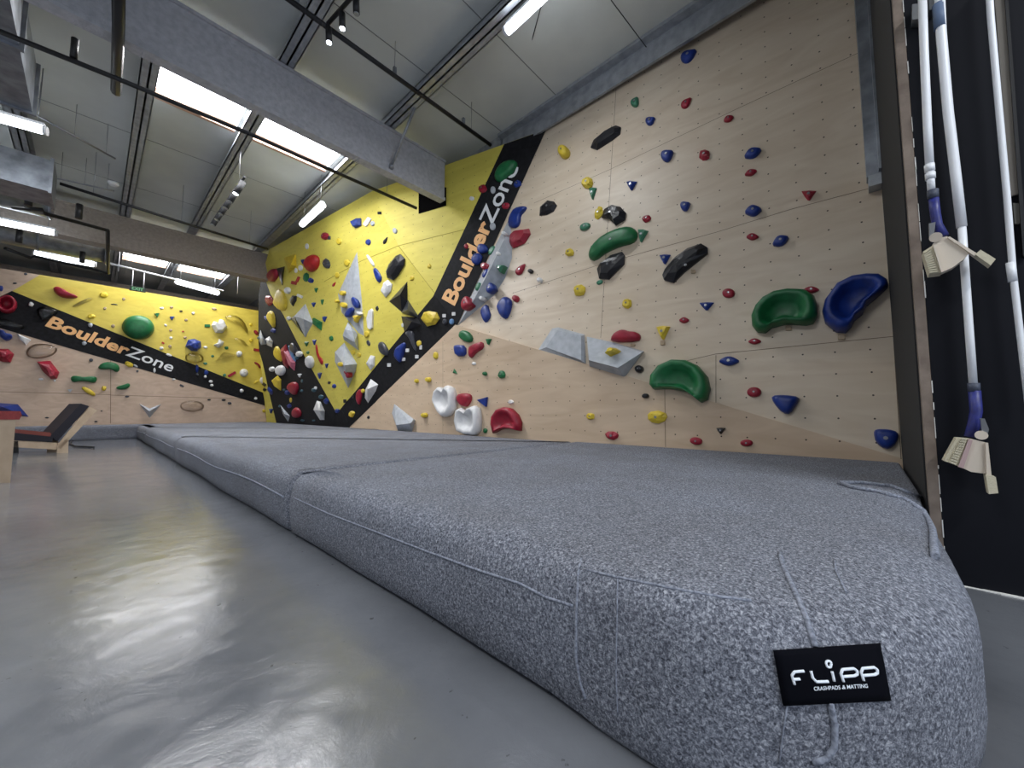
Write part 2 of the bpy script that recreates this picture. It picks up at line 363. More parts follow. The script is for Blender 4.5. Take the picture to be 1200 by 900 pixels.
def facet_paint(poly, off, mb):
    for vs, im in FACETS:
        nn = (vs[1]-vs[0]).cross(vs[2]-vs[0]).normalized()
        if nn.dot(CP-vs[0]) < 0: nn = -nn
        c = clip(poly, im)
        if len(c) < 3: continue
        pts = [onplane(x, y, nn, vs[0]) for x, y in c]
        up_ = [p+nn*off for p in pts]; k = len(pts)
        mb.add(up_+pts, [tuple(range(k))]+[(i, (i+1) % k, (i+1) % k+k, i+k) for i in range(k)])
stripe = MB()
for poly in ([(392, 480.5), (398, 481), (405, 472), (414, 462), (449, 419), (508, 347), (592, 167), (640, 150), (650, 158), (540, 385), (412, 505), (392, 505)],
             [(300, 332), (311, 328), (317, 344.5), (332, 369), (355, 414), (392, 480), (397, 505), (325, 500), (316, 462), (308, 425), (300, 398)],):
    facet_paint(poly, .006, stripe)
struct(stripe, 'painted_stripe', M['black_paint'], prow_o)
M['void'] = mat('void', (8, 8, 9), .98, spec=.05); pocket = MB(); facet_paint([(491, 215), (523, 220), (523, 241), (491, 250.5)], .012, pocket)  # flat black sheet painted in place of the shade inside the beam cutout
struct(pocket, 'beam_pocket', M['void'], prow_o)
fs = MB()
for a, b_ in [((467, 288), (525, 364)), ((467, 288), (548, 268)), ((467, 288), (423, 306)), ((423, 306), (380, 330))]:
    dx, dy = b_[0]-a[0], b_[1]-a[1]; l = math.hypot(dx, dy); ox, oy = -dy/l*.3, dx/l*.3
    facet_paint([(a[0]+ox, a[1]+oy), (b_[0]+ox, b_[1]+oy), (b_[0]-ox, b_[1]-oy), (a[0]-ox, a[1]-oy)], .003, fs)
struct(fs, 'panel_seam', M['seam_y'], prow_o)

# far wall, 4.5 m high, black diagonal between yellow and plywood
FT = 4.53
struct(MB().box((-7, YF, 0), (4.5, YF+.12, FT)), 'wall_end', M['ply_far'])
far_o = bpy.data.objects['wall_end']
def flat_paint(poly, Y, off):
    c = [aty(x, y, Y) for x, y in poly]; t = [p-Vector((0, off, 0)) for p in c]; k = len(c)
    return MB().add(t+c, [tuple(range(k))]+[(i, (i+1) % k, (i+1) % k+k, i+k) for i in range(k)])
yt = lambda x: pr_y(x)
def pr_y(x):                                         # image height of the wall's top edge at column x
    d = ray(x, 450); s = YF/d.y; return 450-((FT-CP.z)/ (s) - ray(x, 450).z)/UP.z if False else None
def top_at(x):
    lo, hi = 200., 480.
    for _ in range(40):
        m_ = (lo+hi)/2
        if aty(x, m_, YF).z > FT: lo = m_
        else: hi = m_
    return hi
struct(flat_paint([(47, top_at(47)), (180, top_at(180)), (305, top_at(305)), (311, top_at(311)), (311, 478), (307.5, 462), (150, 397), (13, 342)], YF, .004), 'painted_panel', M['yellow_far'], far_o)
struct(flat_paint([(14, 341), (308, 460), (311, 475.5), (150, 428), (0, 384.5), (-60, 367), (-30, 362)], YF, .008), 'painted_stripe', M['black_paint'], far_o)
fsm = MB()
for a, b_ in [((0, 459), (130, 462.5)), ((130, 463), (200, 465)), ((130, 380), (129.5, 496)), ((200, 465), (308, 468))]:
    pa, pb_ = aty(*a, YF), aty(*b_, YF); d = (pb_-pa).normalized(); o_ = Vector((-d.z, 0, d.x))*.006
    fsm.add([pa+o_, pb_+o_, pb_-o_, pa-o_], [(0, 1, 2, 3)])
for v in fsm.v: v.y -= .002
struct(fsm, 'panel_seam', M['seam'], far_o)

# seams on the plywood
def seam_strip(segs, fn, nrm, par):
    mb = MB(); nn = Vector(nrm).normalized()
    if nn.dot(CP-fn(700, 300)) < 0: nn = -nn
    for a, b_ in segs:
        pa, pb_ = fn(*a), fn(*b_); d = (pb_-pa).normalized(); o_ = d.cross(nn)*.0028
        vs = [pa+o_, pb_+o_, pb_-o_, pa-o_]; mb.add([v+nn*.0015 for v in vs], [(0, 1, 2, 3)])
    struct(mb, 'panel_seam', M['seam'], par)
seam_strip([((722, 104), (704, 396)), ((626, 238), (714, 199)), ((714, 199), (865, 127)), ((865, 127), (1030, 51)), ((600, 344), (700, 311)), ((700, 311), (840, 272)),
            ((840, 272), (928, 245)), ((928, 245), (1037, 216)), ((839, 416), (839, 474)), ((800, 424), (838, 415)), ((838, 415), (1050, 394)), ((1037, 216), (1047, 395)), ((1047, 395), (1056, 538))], slab, UPN, slab_o)
seam_strip([((519, 400), (519, 508)), ((779, 456), (780, 524))], low, (1, 0, 0), low_o)

# right end of the plywood: return board, wood-edged black partition
struct(MB().box((2.86, -.29, 0), (5.3, -.207, ROOF)), 'trim_2', M['darkgap'])
blk = struct(MB().box((2.8, -5, 0), (2.95, -.252, ROOF)), 'wall_partition', M['blackwall'])
struct(MB().box((2.80, -.250, 0), (2.84, -.212, ROOF)), 'trim_3', M['woodedge'])
cx = MB(); 
for i in range(14):
    y0 = -.26-i*.05; cx.box((2.775+random.uniform(0, .014), y0-.05, 0), (2.80, y0, random.uniform(.002, .007)))
for i in range(60):
    z0 = i*ROOF/60; q_ = random.uniform(0, .004); 
    if random.random() < .6: cx.box((2.797, -.2515-q_*.6, z0+random.uniform(0, .05)), (2.80, -.2495, z0+ROOF/60*random.uniform(.6, 1.3)))
struct(cx, 'trim_4', mat('chipped_paint', (226, 224, 220), .8))
# galvanised post at the slab's right top
gp = thing('steel_post', 'galvanised channel post against the right edge of the plywood wall', 'post', (5.0, -.15, 3.1))
pm = MB(); px_ = slab(1042, 208)
pm.box((px_.x-.14, -.21, px_.z), (px_.x+.12, -.11, ROOF)); pm.box((px_.x-.20, -.212, px_.z+.02), (px_.x-.14, -.19, ROOF))
child(pm, 'channel', M['galv'], gp)
pf = MB().box((px_.x-.16, -.205, px_.z-.10), (px_.x+.06, -.12, px_.z)); child(pf, 'foot_bracket', M['purlin'], gp)

# ------------------------------------------------------------------ crash mats
MT = .40
def mat_body(outline, joint=None):
    """outline: closed ccw/cw plan polygon; rounded top edge"""
    k = len(outline); ar = sum(outline[i][0]*outline[(i+1) % k][1]-outline[(i+1) % k][0]*outline[i][1] for i in range(k)); sg = 1 if ar > 0 else -1
    nrm = []
    for i in range(k):
        a, b_, c = Vector(outline[i-1]), Vector(outline[i]), Vector(outline[(i+1) % k])
        d1 = (b_-a).normalized(); d2 = (c-b_).normalized()
        n1 = Vector((-d1.y, d1.x))*sg; n2 = Vector((-d2.y, d2.x))*sg
        h = (n1+n2); h = h.normalized(); h /= max(.45, h.dot(n1)); nrm.append(h)
    prof = [(0.035, .002), (.008, .02), (-.006, .10), (-.012, .20), (-.006, .27), (.004, .315), (.018, .345), (.04, .37), (.07, .387), (.11, .397), (.17, .402), (.21, .4025)]
    mb = MB(); vs = []
    for ins, z in prof:
        for (x, y), h in zip(outline, nrm):
            k_ = .34 if joint is None or y > joint else 1.0; kx = 1.0
            if joint is not None:
                if y < .15 and x < 2.85: k_ = 1.0+1.1*(z > .15); kx = 1.0
                if x > 2.85: k_ = .16 if y < .2 or y > joint else k_; kx = .2 if x > 4.3 else 1
                if x < 1.0 and .1 < y < .62: kx = .5
            vs.append((x+h.x*ins*kx, y+h.y*max(ins, 0)*k_, z))
    m_ = len(prof); fs = [(i*k+j, i*k+(j+1) % k, (i+1)*k+(j+1) % k, (i+1)*k+j) for i in range(m_-1) for j in range(k)]
    mb.add(vs, fs, True); o = 0
    mb.f.append(tuple((m_-1)*k+j for j in range(k))); mb.sm.append(False)
    mb.f.append(tuple(reversed(range(k)))); mb.sm.append(False)
    return mb
def rect_outline(x0, y0, x1, y1, r=.04, wob=0):
    pts = []
    for cx_, cy_, a0 in ((x0+r, y0+r, 180), (x1-r, y0+r, 270), (x1-r, y1-r, 0), (x0+r, y1-r, 90)):
        for a in (0, 30, 60, 90): pts.append((cx_+r*math.cos(math.radians(a0+a)), cy_+r*math.sin(math.radians(a0+a))))
    out = []
    for i in range(len(pts)):
        a, b_ = pts[i], pts[(i+1) % len(pts)]; l = math.dist(a, b_); nseg = max(1, int(l/.35))
        for s in range(nseg):
            t = s/nseg; out.append((a[0]+(b_[0]-a[0])*t, a[1]+(b_[1]-a[1])*t))
    return [(x+(wob*math.sin(y*2.3)*math.sin(math.pi*(y-y0)/(y1-y0)) if x < x0+.02 and y1-y0 > 1 else 0), y) for x, y in out]
Y1 = 2.88
out1 = [(.925, Y1-.05), (.93, 2.4), (.925, 1.9), (.93, 1.4), (.92, 1.0), (.915, .7), (.905, .55), (.90, .44), (.90, .34), (.92, .24), (.96, .145), (1.02, .06), (1.10, -.02), (1.20, -.09), (1.32, -.145), (1.46, -.18), (1.62, -.195),
        (2.0, -.2), (2.4, -.2), (3.0, -.2), (3.7, -.2), (4.40, -.2), (4.44, -.16), (4.44, .5), (4.44, 1.2), (4.44, 2.0), (4.44, Y1-.05), (4.40, Y1-.01), (3.6, Y1-.01), (2.8, Y1-.01), (2.0, Y1-.01), (1.4, Y1-.01), (.97, Y1-.01), (.94, Y1-.02)]
mb1 = mat_body(out1, 2.6)
m1 = thing('crash_mat', 'grey felt crash mat nearest the camera, with a black sewn tag on its rounded corner', 'crash mat', (2.6, 1.3, 0), 'grey crash mats along the wall')
cover1 = child(mb1, 'cover', M['felt'], m1)
ys = [Y1, 8.1, 13.2, 15.75]
mats = []
labs = ['grey felt crash mat, second from the camera, beside the steep yellow and black prow', 'grey felt crash mat, third along the wall from the camera', 'grey felt crash mat furthest along the row, beside the far corner']
BV = []
for i in range(3):
    mbx = mat_body(rect_outline(.925, ys[i]+.014, 4.42, ys[i+1]-.012, .05, .012))
    t = thing('crash_mat', labs[i], 'crash mat', (2.6, (ys[i]+ys[i+1])/2, 0), 'grey crash mats along the wall')
    child(mbx, 'cover', M['felt'], t); mats.append(t); BV.append((mbx, t))
mbf = mat_body(rect_outline(-7-.0+.3, 15.76, 4.40, YF-.02, .05))
t = thing('crash_mat', 'long narrow grey crash mat running along the foot of the far wall', 'crash mat', (-1, 16.1, 0)); child(mbf, 'cover', M['felt'], t)

def bvh(mb): return BVHTree.FromPolygons([tuple(v) for v in mb.v], mb.f)
MATB = bvh(mb1)
def onmat(x, y, off=0):
    h = MATB.ray_cast(CP, ray(x, y).normalized())
    if h[0] is None: return None
    return h[0]+(h[1] if h[1].dot(CP-h[0]) > 0 else -h[1])*off
def welt(pts, name, par, r=.0035, off=.001):
    P = []
    for a, b_ in zip(pts[:-1], pts[1:]):
        k = max(2, int(math.dist(a, b_)/8))
        for i in range(k): P.append(onmat(a[0]+(b_[0]-a[0])*i/k, a[1]+(b_[1]-a[1])*i/k, off))
    P.append(onmat(*pts[-1], off)); P = [p for p in P if p is not None]
    if len(P) > 1: child(MB().tube(P, r, 8), name, M['welt'], par)
welt([(345, 583.5), (385, 602), (440, 623), (500, 646), (560, 668), (610, 684), (640, 700), (672, 710)], 'piping', m1, .0042)
welt([(681, 655), (678, 672), (675.5, 720), (675, 770), (680, 800), (686, 818)], 'piping', m1, .004)
welt([(684, 667), (720, 676), (760, 684), (800, 692), (840, 699), (880, 704)], 'piping', m1, .0035)
welt([(724, 679), (723, 730), (722, 790), (724, 838)], 'stitch_line', m1, .0018)
welt([(914, 648), (917, 662), (930, 690), (945, 725), (955, 758)], 'corner_seam', m1, .006)
welt([(972, 822), (978, 850), (977, 875), (968, 888), (952, 894)], 'corner_seam', m1, .006)
welt([(978, 656), (979, 668), (992, 695)], 'corner_seam', m1, .0028)
welt([(922, 826), (917, 860), (913, 893)], 'stitch_line', m1, .0016)
# folded cover strip near the wall corner
welt([(983, 567), (1000, 573), (1030, 578), (1060, 587), (1080, 600), (1090, 620), (1094, 655)], 'cover_flap', m1, .011, .009)
welt([(983, 567), (1010, 567), (1045, 571), (1078, 584)], 'cover_flap', m1, .010, .008)
for mbx, t in BV:
    ysv = [v.y for v in mbx.v]; y0, y1 = min(ysv)+.06, max(ysv)-.35
    P = [Vector((.914+.012*math.sin(y*2.3)*math.sin(math.pi*(y-min(ysv))/(max(ysv)-min(ysv))), y, .235+.012*math.sin(y*2))) for y in [y0+(y1-y0)*i/24 for i in range(25)]]
    child(MB().tube(P, .007, 6), 'piping', M['welt'], t)
# sewn tag: black patch wrapped on the corner
TQ = [(906, 762), (1029, 754), (1041, 819), (917, 825)]
def tq(u, v):                                    # u right 0..1, v down 0..1
    a = (TQ[0][0]+(TQ[1][0]-TQ[0][0])*u, TQ[0][1]+(TQ[1][1]-TQ[0][1])*u); b_ = (TQ[3][0]+(TQ[2][0]-TQ[3][0])*u, TQ[3][1]+(TQ[2][1]-TQ[3][1])*u)
    return (a[0]+(b_[0]-a[0])*v, a[1]+(b_[1]-a[1])*v)
tm = MB(); U_, V_ = 14, 8
vs = [onmat(*tq(i/U_, j/V_), .006) for j in range(V_+1) for i in range(U_+1)]+[onmat(*tq(i/U_, j/V_), -.002) for j in range(V_+1) for i in range(U_+1)]
W_ = U_+1; K = W_*(V_+1)
fc = [(j*W_+i, j*W_+i+1, (j+1)*W_+i+1, (j+1)*W_+i) for j in range(V_) for i in range(U_)]
per = [i for i in range(W_)]+[j*W_+U_ for j in range(1, V_+1)]+[V_*W_+i for i in range(U_-1, -1, -1)]+[j*W_ for j in range(V_-1, 0, -1)]
fc += [(per[i], per[(i+1) % len(per)], per[(i+1) % len(per)]+K, per[i]+K) for i in range(len(per))]
tm.add(vs, fc, True); tag_o = child(tm, 'sewn_tag', M['tag'], m1); tag_o['label'] = 'black sewn tag with white lettering'
def stroke(pts, r, mb):
    P = []
    for a, b_ in zip(pts[:-1], pts[1:]):
        for i in range(4): P.append(onmat(*tq(a[0]+(b_[0]-a[0])*i/4, a[1]+(b_[1]-a[1])*i/4), .0062))
    P.append(onmat(*tq(*pts[-1]), .0062)); mb.tube(P, r, 8)
lm = MB(); r_ = .0026
stroke([(.13, .62), (.12, .45), (.15, .39), (.24, .385)], r_, lm); stroke([(.12, .53), (.19, .525)], r_, lm)
stroke([(.305, .39), (.31, .52), (.34, .595), (.45, .60)], r_, lm)
stroke([(.50, .42), (.505, .60)], r_, lm); stroke([(.475+.025*math.cos(a*.524)+.008, .30+.047*math.sin(a*.524)) for a in range(13)], .0021, lm)
for x0 in (.575, .765):
    stroke([(x0+.01, .62), (x0, .47), (x0+.02, .40), (x0+.13, .395), (x0+.155, .44), (x0+.15, .50), (x0+.12, .525), (x0+.01, .53)], r_, lm)
child(lm, 'tag_lettering', M['tagwhite'], m1)

def text_mesh(body, bold=.02, ext=.0):
    c = bpy.data.curves.new('t', 'FONT'); c.body = body; c.size = 1; c.offset = bold; c.extrude = ext; c.resolution_u = 3
    o = bpy.data.objects.new('t', c); COL.objects.link(o); dg = bpy.context.evaluated_depsgraph_get(); dg.update()
    me = bpy.data.meshes.new_from_object(o.evaluated_get(dg)); vs = [v.co.copy() for v in me.vertices]; fs = [tuple(p.vertices) for p in me.polygons]
    bpy.data.objects.remove(o); bpy.data.meshes.remove(me); return vs, fs
vs, fs = text_mesh('CRASHPADS & MATTING', .015, 0)
x0, x1 = min(v.x for v in vs), max(v.x for v in vs); 
sub = MB().add([onmat(*tq(.30+(v.x-x0)/(x1-x0)*.50, .745-v.y*.10), .0075) for v in vs], fs); child(sub, 'tag_small_lettering', M['tagwhite'], m1)

# ------------------------------------------------------------------ wall lettering
def wall_text(parts, base_a, base_b, cap_b, fn, nn, off, par):
    pa, pb_, pc = fn(*base_a), fn(*base_b), fn(*cap_b)
    d = (pb_-pa); L_ = d.length; d.normalize(); upv = (pc-pa); upv = upv-d*upv.dot(d); capw = upv.length; upv.normalize()
    full = ''.join(p for p, _, _ in parts)
    def wid(s):
        if not s: return 0
        v, _ = text_mesh(s+'|', .0); v2, _ = text_mesh('|', 0); return max(q.x for q in v)-max(q.x for q in v2)
    W = wid(full); done = ''
    for s, m_, bold in parts:
        v, f_ = text_mesh(s, bold, .02); o0 = wid(done)
        mb = MB().add([pa+d*((q.x+o0)/W*L_)+upv*(q.y/.70*capw)+nn*(off+q.z*.15) for q in v], f_)
        struct(mb, 'lettering', m_, par); done += s
fn_r = lambda x, y: onplane(x, y, nR, A2)
nRn = nR.normalized(); nRn = nRn if nRn.dot(CP-A2) > 0 else -nRn
wall_text([('Boulder', M['orange'], .035), ('Zone', M['white_l'], .012)], (532, 359.6), (609, 196), (518.5, 350), fn_r, nRn, .012, prow_o)
wall_text([('Boulder', M['orange'], .035), ('Zone', M['white_l'], .012)], (51.7, 381), (201, 436), (57, 368.5), lambda x, y: aty(x, y, YF), Vector((0, -1, 0)), .014, far_o)

# ------------------------------------------------------------------ roof structure
BT, BB = 5.58, 4.79
def beam(y0, y1, x1, m_, nm):
    b = MB(); b.box((-6.9, y0, BB+.05), (x1, y1, BT)); b.box((-6.9, y0-.03, BB), (x1, y1+.03, BB+.05)); b.box((-6.9, y0-.03, BT-.04), (x1, y1+.03, BT))
    return struct(b, nm, m_)
beam(5.70, 5.80, 4.32, M['beam'], 'trim_5'); beam(13.25, 13.55, 3.55, M['beam2'], 'trim_6')
beam(-2.0, -1.7, 2.7, M['beam'], 'trim_7'); beam(20.5, 20.8, 6.1, M['beam2'], 'trim_8')
def purlin(x):
    b = MB(); y0, y1 = -4.9, 24.4; z0, z1 = BT+.01, ROOF-.005; w_ = .10
    b.box((x-.012, y0, z0), (x+.012, y1, z1)); b.box((x-w_, y0, z0), (x+w_*.9, y1, z0+.012)); b.box((x+w_*.9-.012, y0, z0), (x+w_*.9, y1, z0+.04)); b.box((x-.012, y0, z1-.015), (x+w_, y1, z1)); b.box((x-w_, y0, z0), (x-w_+.015, y1, z0+.05))
    return b
for i, x in enumerate((-2.6, -1.1, .31, 1.58, 3.15)): struct(purlin(x), 'trim_%d' % (9+i), M['purlin'])
# eave channel above the slab top
ev = MB(); ev.box((4.86, -.2, 5.5), (4.90, 4.7, ROOF)); ev.box((4.74, -.2, ROOF-.05), (4.9, 4.7, ROOF-.004)); ev.box((4.80, 4.7, 5.57), (4.84, 24, ROOF))
struct(ev, 'trim_14', M['purlin'])
# diagonal brace on the beam
br = thing('brace', 'slanted grey steel brace between near roof beam and purlin', 'brace', (3.15, 5.6, 5.2))
pa, pb_ = aty(459, 194, 5.66), atz(487, 124, 5.62); child(MB().tube([pa, pb_], .022, 6), 'bar', M['purlin'], br)
child(MB().tube([pa-Vector((0, .01, .05)), pa+Vector((0, .01, .02))], .035, 8), 'end_plate', M['purlin'], br)

def conduit(pts, r, label, m_='black', name='cable_conduit', clips=0):
    P = [Vector(p) for p in pts]
    t = thing(name, label, 'conduit', P[0]); r = r*1.35 if name == 'cable_conduit' else r
    child(MB().tube(P, r, 8), 'pipe', M[m_], t)
    for u in (.12, .5, .88):
        q = P[0].lerp(P[-1], u)
        if name == 'cable_conduit' and len(P) < 5 and q.z > 4.6: child(MB().tube([q, Vector((q.x, q.y, ROOF))], .004, 5), 'hanger_wire', M['steel'], t)
    for i in range(clips):
        q = P[0].lerp(P[-1], (i+.5)/clips); child(MB().box(q-Vector((.02, .02, 0)), q+Vector((.02, .02, .12))), 'clip', M['galv'], t)
    return t
conduit([atz(340-70, -50, 5.35), atz(575, 170, 5.35)], .022, 'black pipe under the roof in front of the nearest beam', clips=3)
conduit([atz(-40, 21, 4.6), atz(137, 92, 4.6), atz(300, 160, 4.6), atz(488, 244, 4.6)], .020, 'long black pipe passing just below the near skylights')
conduit([atz(70, 215, 5.0), atz(180, 250, 5.0), atz(314, 292, 5.0)], .022, 'black pipe running under the roof towards the far top corner of the yellow overhang')
conduit([atz(136, 108, 4.7), atz(139, 30, 4.7), atz(139, -40, 4.7)], .036, 'thick black pipe running away overhead at the upper left')
conduit([atz(30, 128, 5.3), atz(135, 186, 5.3)], .012, 'thin grey steel pipe above the left strip lamp', 'steel')
conduit([atz(62, 208, 5.3), atz(134, 224, 5.3)], .012, 'thin grey steel pipe beside the square air duct', 'steel')
conduit([aty(128, 317, 15.6), aty(122, 307, 15.6), aty(195, 325, 15.6), aty(262, 341, 15.6)], .02, 'thin white pipe below the far skylights', 'whiteplastic')
# square black lighting rail at the left
def rail():
    z = 4.5; c = [atz(15, 243, z), atz(50, 246, z), atz(52, 250, z), atz(126, 270, z), atz(127, 320, z), atz(40, 300, z), atz(36, 302, z), atz(6, 291, z)]
    t = thing('lighting_rail', 'black bent lighting rail with short stubs above the far left wall', 'lighting rail', c[0])
    child(MB().tube([c[0], c[1], c[2], c[3], c[4], c[5], c[6], c[7]], .035, 6), 'rail_tube', M['black'], t)
    for x, y in ((33, 241), (92, 256), (22, 284), (96, 308)):
        q = atz(x, y, z); child(MB().tube([q, q+Vector((0, 0, .28))], .05, 8), 'stub', M['black'], t)
rail()
# black drop stub on pipe
q = atz(86, 70, 4.6); tag(build(MB().tube([q+Vector((0, 0, .021)), q+Vector((0, 0, .24))], .03, 10), 'pipe_fitting', M['black']), 'short black upright fitting on the long pipe at top left', 'pipe fitting')

# strip lamps
def strip_lamp(a, b_, r, label, rods=True, grp='fluorescent strip lamps'):
    a, b_ = Vector(a), Vector(b_); t = thing('strip_lamp', label, 'lamp', (a+b_)/2, grp)
    d = (b_-a).normalized()
    child(MB().tube([a, a+d*.03, b_-d*.03, b_], [r*.7, r, r, r*.7], 12), 'lamp_tube', M['tube'], t)
    s = d.cross(ZZ).normalized()*r*.6
    child(MB().frame_box(a-s+ZZ*r*.9, (b_-a), s*2, ZZ*r*.7), 'housing', M['whiteplastic'], t)
    if rods:
        for p in (a.lerp(b_, .1), a.lerp(b_, .9)): child(MB().tube([p+ZZ*r, Vector((p.x, p.y, ROOF-.02))], .006, 5), 'hanger', M['steel'], t)
    child(MB().tube([a-d*.03, a+d*.01], r*1.05, 12), 'end_cap', M['whiteplastic'], t); child(MB().tube([b_-d*.01, b_+d*.03], r*1.05, 12), 'end_cap', M['whiteplastic'], t)
strip_lamp(atz(594, 36, 5.45), atz(700, -65, 5.45), .055, 'strip lamp at the top centre, under the purlin in front of the plywood wall')
strip_lamp(atz(354, 263, 5.1), atz(378, 241, 5.1), .06, 'strip lamp hanging beside the top edge of the yellow overhang')
strip_lamp(atz(-30, 130, 4.9), atz(52, 153, 4.9), .06, 'strip lamp at the left edge, below the large silver duct')
strip_lamp(atz(-30, 254, 4.6), atz(65, 273, 4.6), .06, 'strip lamp at the left edge, in front of a round duct')
strip_lamp(atz(40, 297, 4.9), atz(111, 310, 4.9), .07, 'strip lamp above the far left wall, below the bent lighting rail')
strip_lamp(aty(206, 330, 17.2), aty(256, 344, 17.2), .07, 'strip lamp above the far yellow wall under the skylights')
strip_lamp((-2.2, .8, 5.2), (-2.2, 2.6, 5.2), .05, 'strip lamp behind the camera on the left'); strip_lamp((-2.6, 8.6, 5.2), (-2.6, 11.4, 5.2), .05, 'strip lamp left of the seats')  # two unseen fixtures added to go with the overhead fill

# track spotlights
def track(a, b_, spots, label, lit, ln=.22, r=.035, m_='black', aim=Vector((.1, .1, -1))):
    a, b_ = Vector(a), Vector(b_); t = thing('track_light', label, 'track light', (a+b_)/2)
    child(MB().tube([a, b_], .022, 6), 'track', M[m_], t)
    for i, u in enumerate(spots):
        p = a.lerp(b_, u); d = aim.normalized(); q = p-ZZ*.06
        sp = child(MB().tube([q, q+d*ln], r, 12), 'spotlight', M[m_], t)
        subchild(MB().tube([p, q], .012, 6), 'swivel', M[m_], sp)
        subchild(MB().tube([q+d*(ln-.01), q+d*(ln+.012)], r*.8, 12), 'lens', M['tube'] if i in lit else M['purlin'], sp)
    child(MB().tube([a.lerp(b_, .2), Vector((a.lerp(b_, .2).x, a.lerp(b_, .2).y, ROOF))], .005, 5), 'hanger', M['steel'], t)
track(atz(432, -25, 5.3), atz(384, 28, 5.3), (.28, .62, .97), 'black track with three spotlights at the top, beside the black pipe', (2, 1), .16)
track(atz(287, 207, 4.9), atz(256, 250, 4.9), (.05, .25, .42, .6, .78, .95), 'track of six small spotlights hanging under a purlin before the second beam', (0,),   .26, .05, 'trackgrey', Vector((-.35, .1, -.9)))
# wires
for a, b_, l in [((636, 0), (603, 150), 'thin straight cable from the top strip lamp down to the slab top'), ((716, 0), (763, 68), 'dark cable dropping across the roof to the eave channel')]:
    conduit([atz(*a, 5.8), slab(*b_)+Vector((-.12, 0, .05))], .006, l, 'black', 'hanging_cable')
# exit sign
pz = Vector(aty(161, 317, 15.6))
hw = MB()
for x_ in (.31, 3.15): hw.tube([(x_, 15.6, aty(262, 341, 15.6).z), (x_, 15.6, BT+.02)], .008, 6)
tag(build(hw, 'pipe_hanger', M['whiteplastic']), 'pair of thin rods holding the white pipe below the far skylights', 'rod')
ex = thing('exit_sign', 'dark green exit sign hanging on two white rods above the far wall', 'exit sign', aty(161, 338, 15.6))
p0, p1 = aty(152, 333.5, 15.6), aty(170.5, 343, 15.6)
child(MB().box((p0.x, 15.57, p1.z), (p1.x, 15.63, p0.z-.03)), 'sign_box', M['exit'], ex)
for u in (.15, .85):
    x = p0.x+(p1.x-p0.x)*u; child(MB().tube([(x, 15.6, p0.z-.05), (x, 15.6, pz.z)], .014, 6), 'rod', M['whiteplastic'], ex)
v, f_ = text_mesh('EXIT', .02, .01); x0, x1 = min(q.x for q in v), max(q.x for q in v)
child(MB().add([(p0.x+(p1.x-p0.x)*(.15+.7*(q.x-x0)/(x1-x0)), 15.563-q.z*.1, p1.z+(p0.z-.03-p1.z)*(.2+.6*q.y/.7)) for q in v], f_), 'sign_lettering', M['exitg'], ex)
# smoke detector
q = atz(133, 214, BT); sd = MB().tube([q, q-ZZ*.03, q-ZZ*.07], [.09, .09, .05], 18); tag(build(sd, 'smoke_detector', M['whiteplastic']), 'round white smoke detector under the left purlin', 'smoke detector')

# ducts
def rect_duct(x0, x1, y0, y1, z0, z1, label, axis='y', step=1.1):
    t = thing('air_duct', label, 'air duct', ((x0+x1)/2, (y0+y1)/2, z0))
    child(MB().box((x0, y0, z0), (x1, y1, z1)), 'duct_box', M['galv'], t)
    a0, a1 = (y0, y1) if axis == 'y' else (x0, x1); k = max(1, int((a1-a0)/step))
    for i in range(k+1):
        c = a0+(a1-a0)*i/k; g = .035; w_ = .02
        child(MB().box((x0-g, c-w_, z0-g), (x1+g, c+w_, z1+g)) if axis == 'y' else MB().box((c-w_, y0-g, z0-g), (c+w_, y1+g, z1+g)), 'flange', M['galv'], t)
pA = atz(38, 132, 4.75); pB = atz(24, 30, 4.75)
rect_duct(pA.x-1.4, pA.x, 2.5, pA.y, 4.75, 5.4, 'large rectangular silver air duct at the top left corner')
pC = atz(62, 243, 4.55)
rect_duct(pC.x-2.6, pC.x, pC.y-.75, pC.y, 4.55, 5.1, 'square silver air duct at left, between two strip lamps', 'x', .65)
def round_duct(a, b_, r, label):
    a, b_ = Vector(a), Vector(b_); t = thing('round_duct', label, 'air duct', (a+b_)/2)
    child(MB().tube([a, b_], r, 24), 'duct_pipe', M['galv'], t); d = (b_-a).normalized(); k = max(2, int((b_-a).length/1.0))
    for i in range(k+1):
        q = a.lerp(b_, i/k); child(MB().tube([q-d*.02, q+d*.02], r+.02, 24), 'band', M['galv'], t)
round_duct((-5.5, 11.9, 5.0), (atz(68, 284, 4.9).x, 11.9, 5.0), .32, 'fat round silver duct high at the left edge')
round_duct((-5.5, 14.6, 5.05), (atz(140, 318, 4.9).x-.3, 14.6, 5.05), .34, 'round silver duct above the far left corner')
# post rising beside the overhang's far top corner
tag(build(MB().box((3.30, 13.9, 0.4), (3.42, 14.0, 4.79)).box((3.3, 13.9, 4.7), (3.42, 14.0, 5.5)), 'steel_column', M['purlin']), 'grey steel column behind the far edge of the overhang', 'column') if False else None

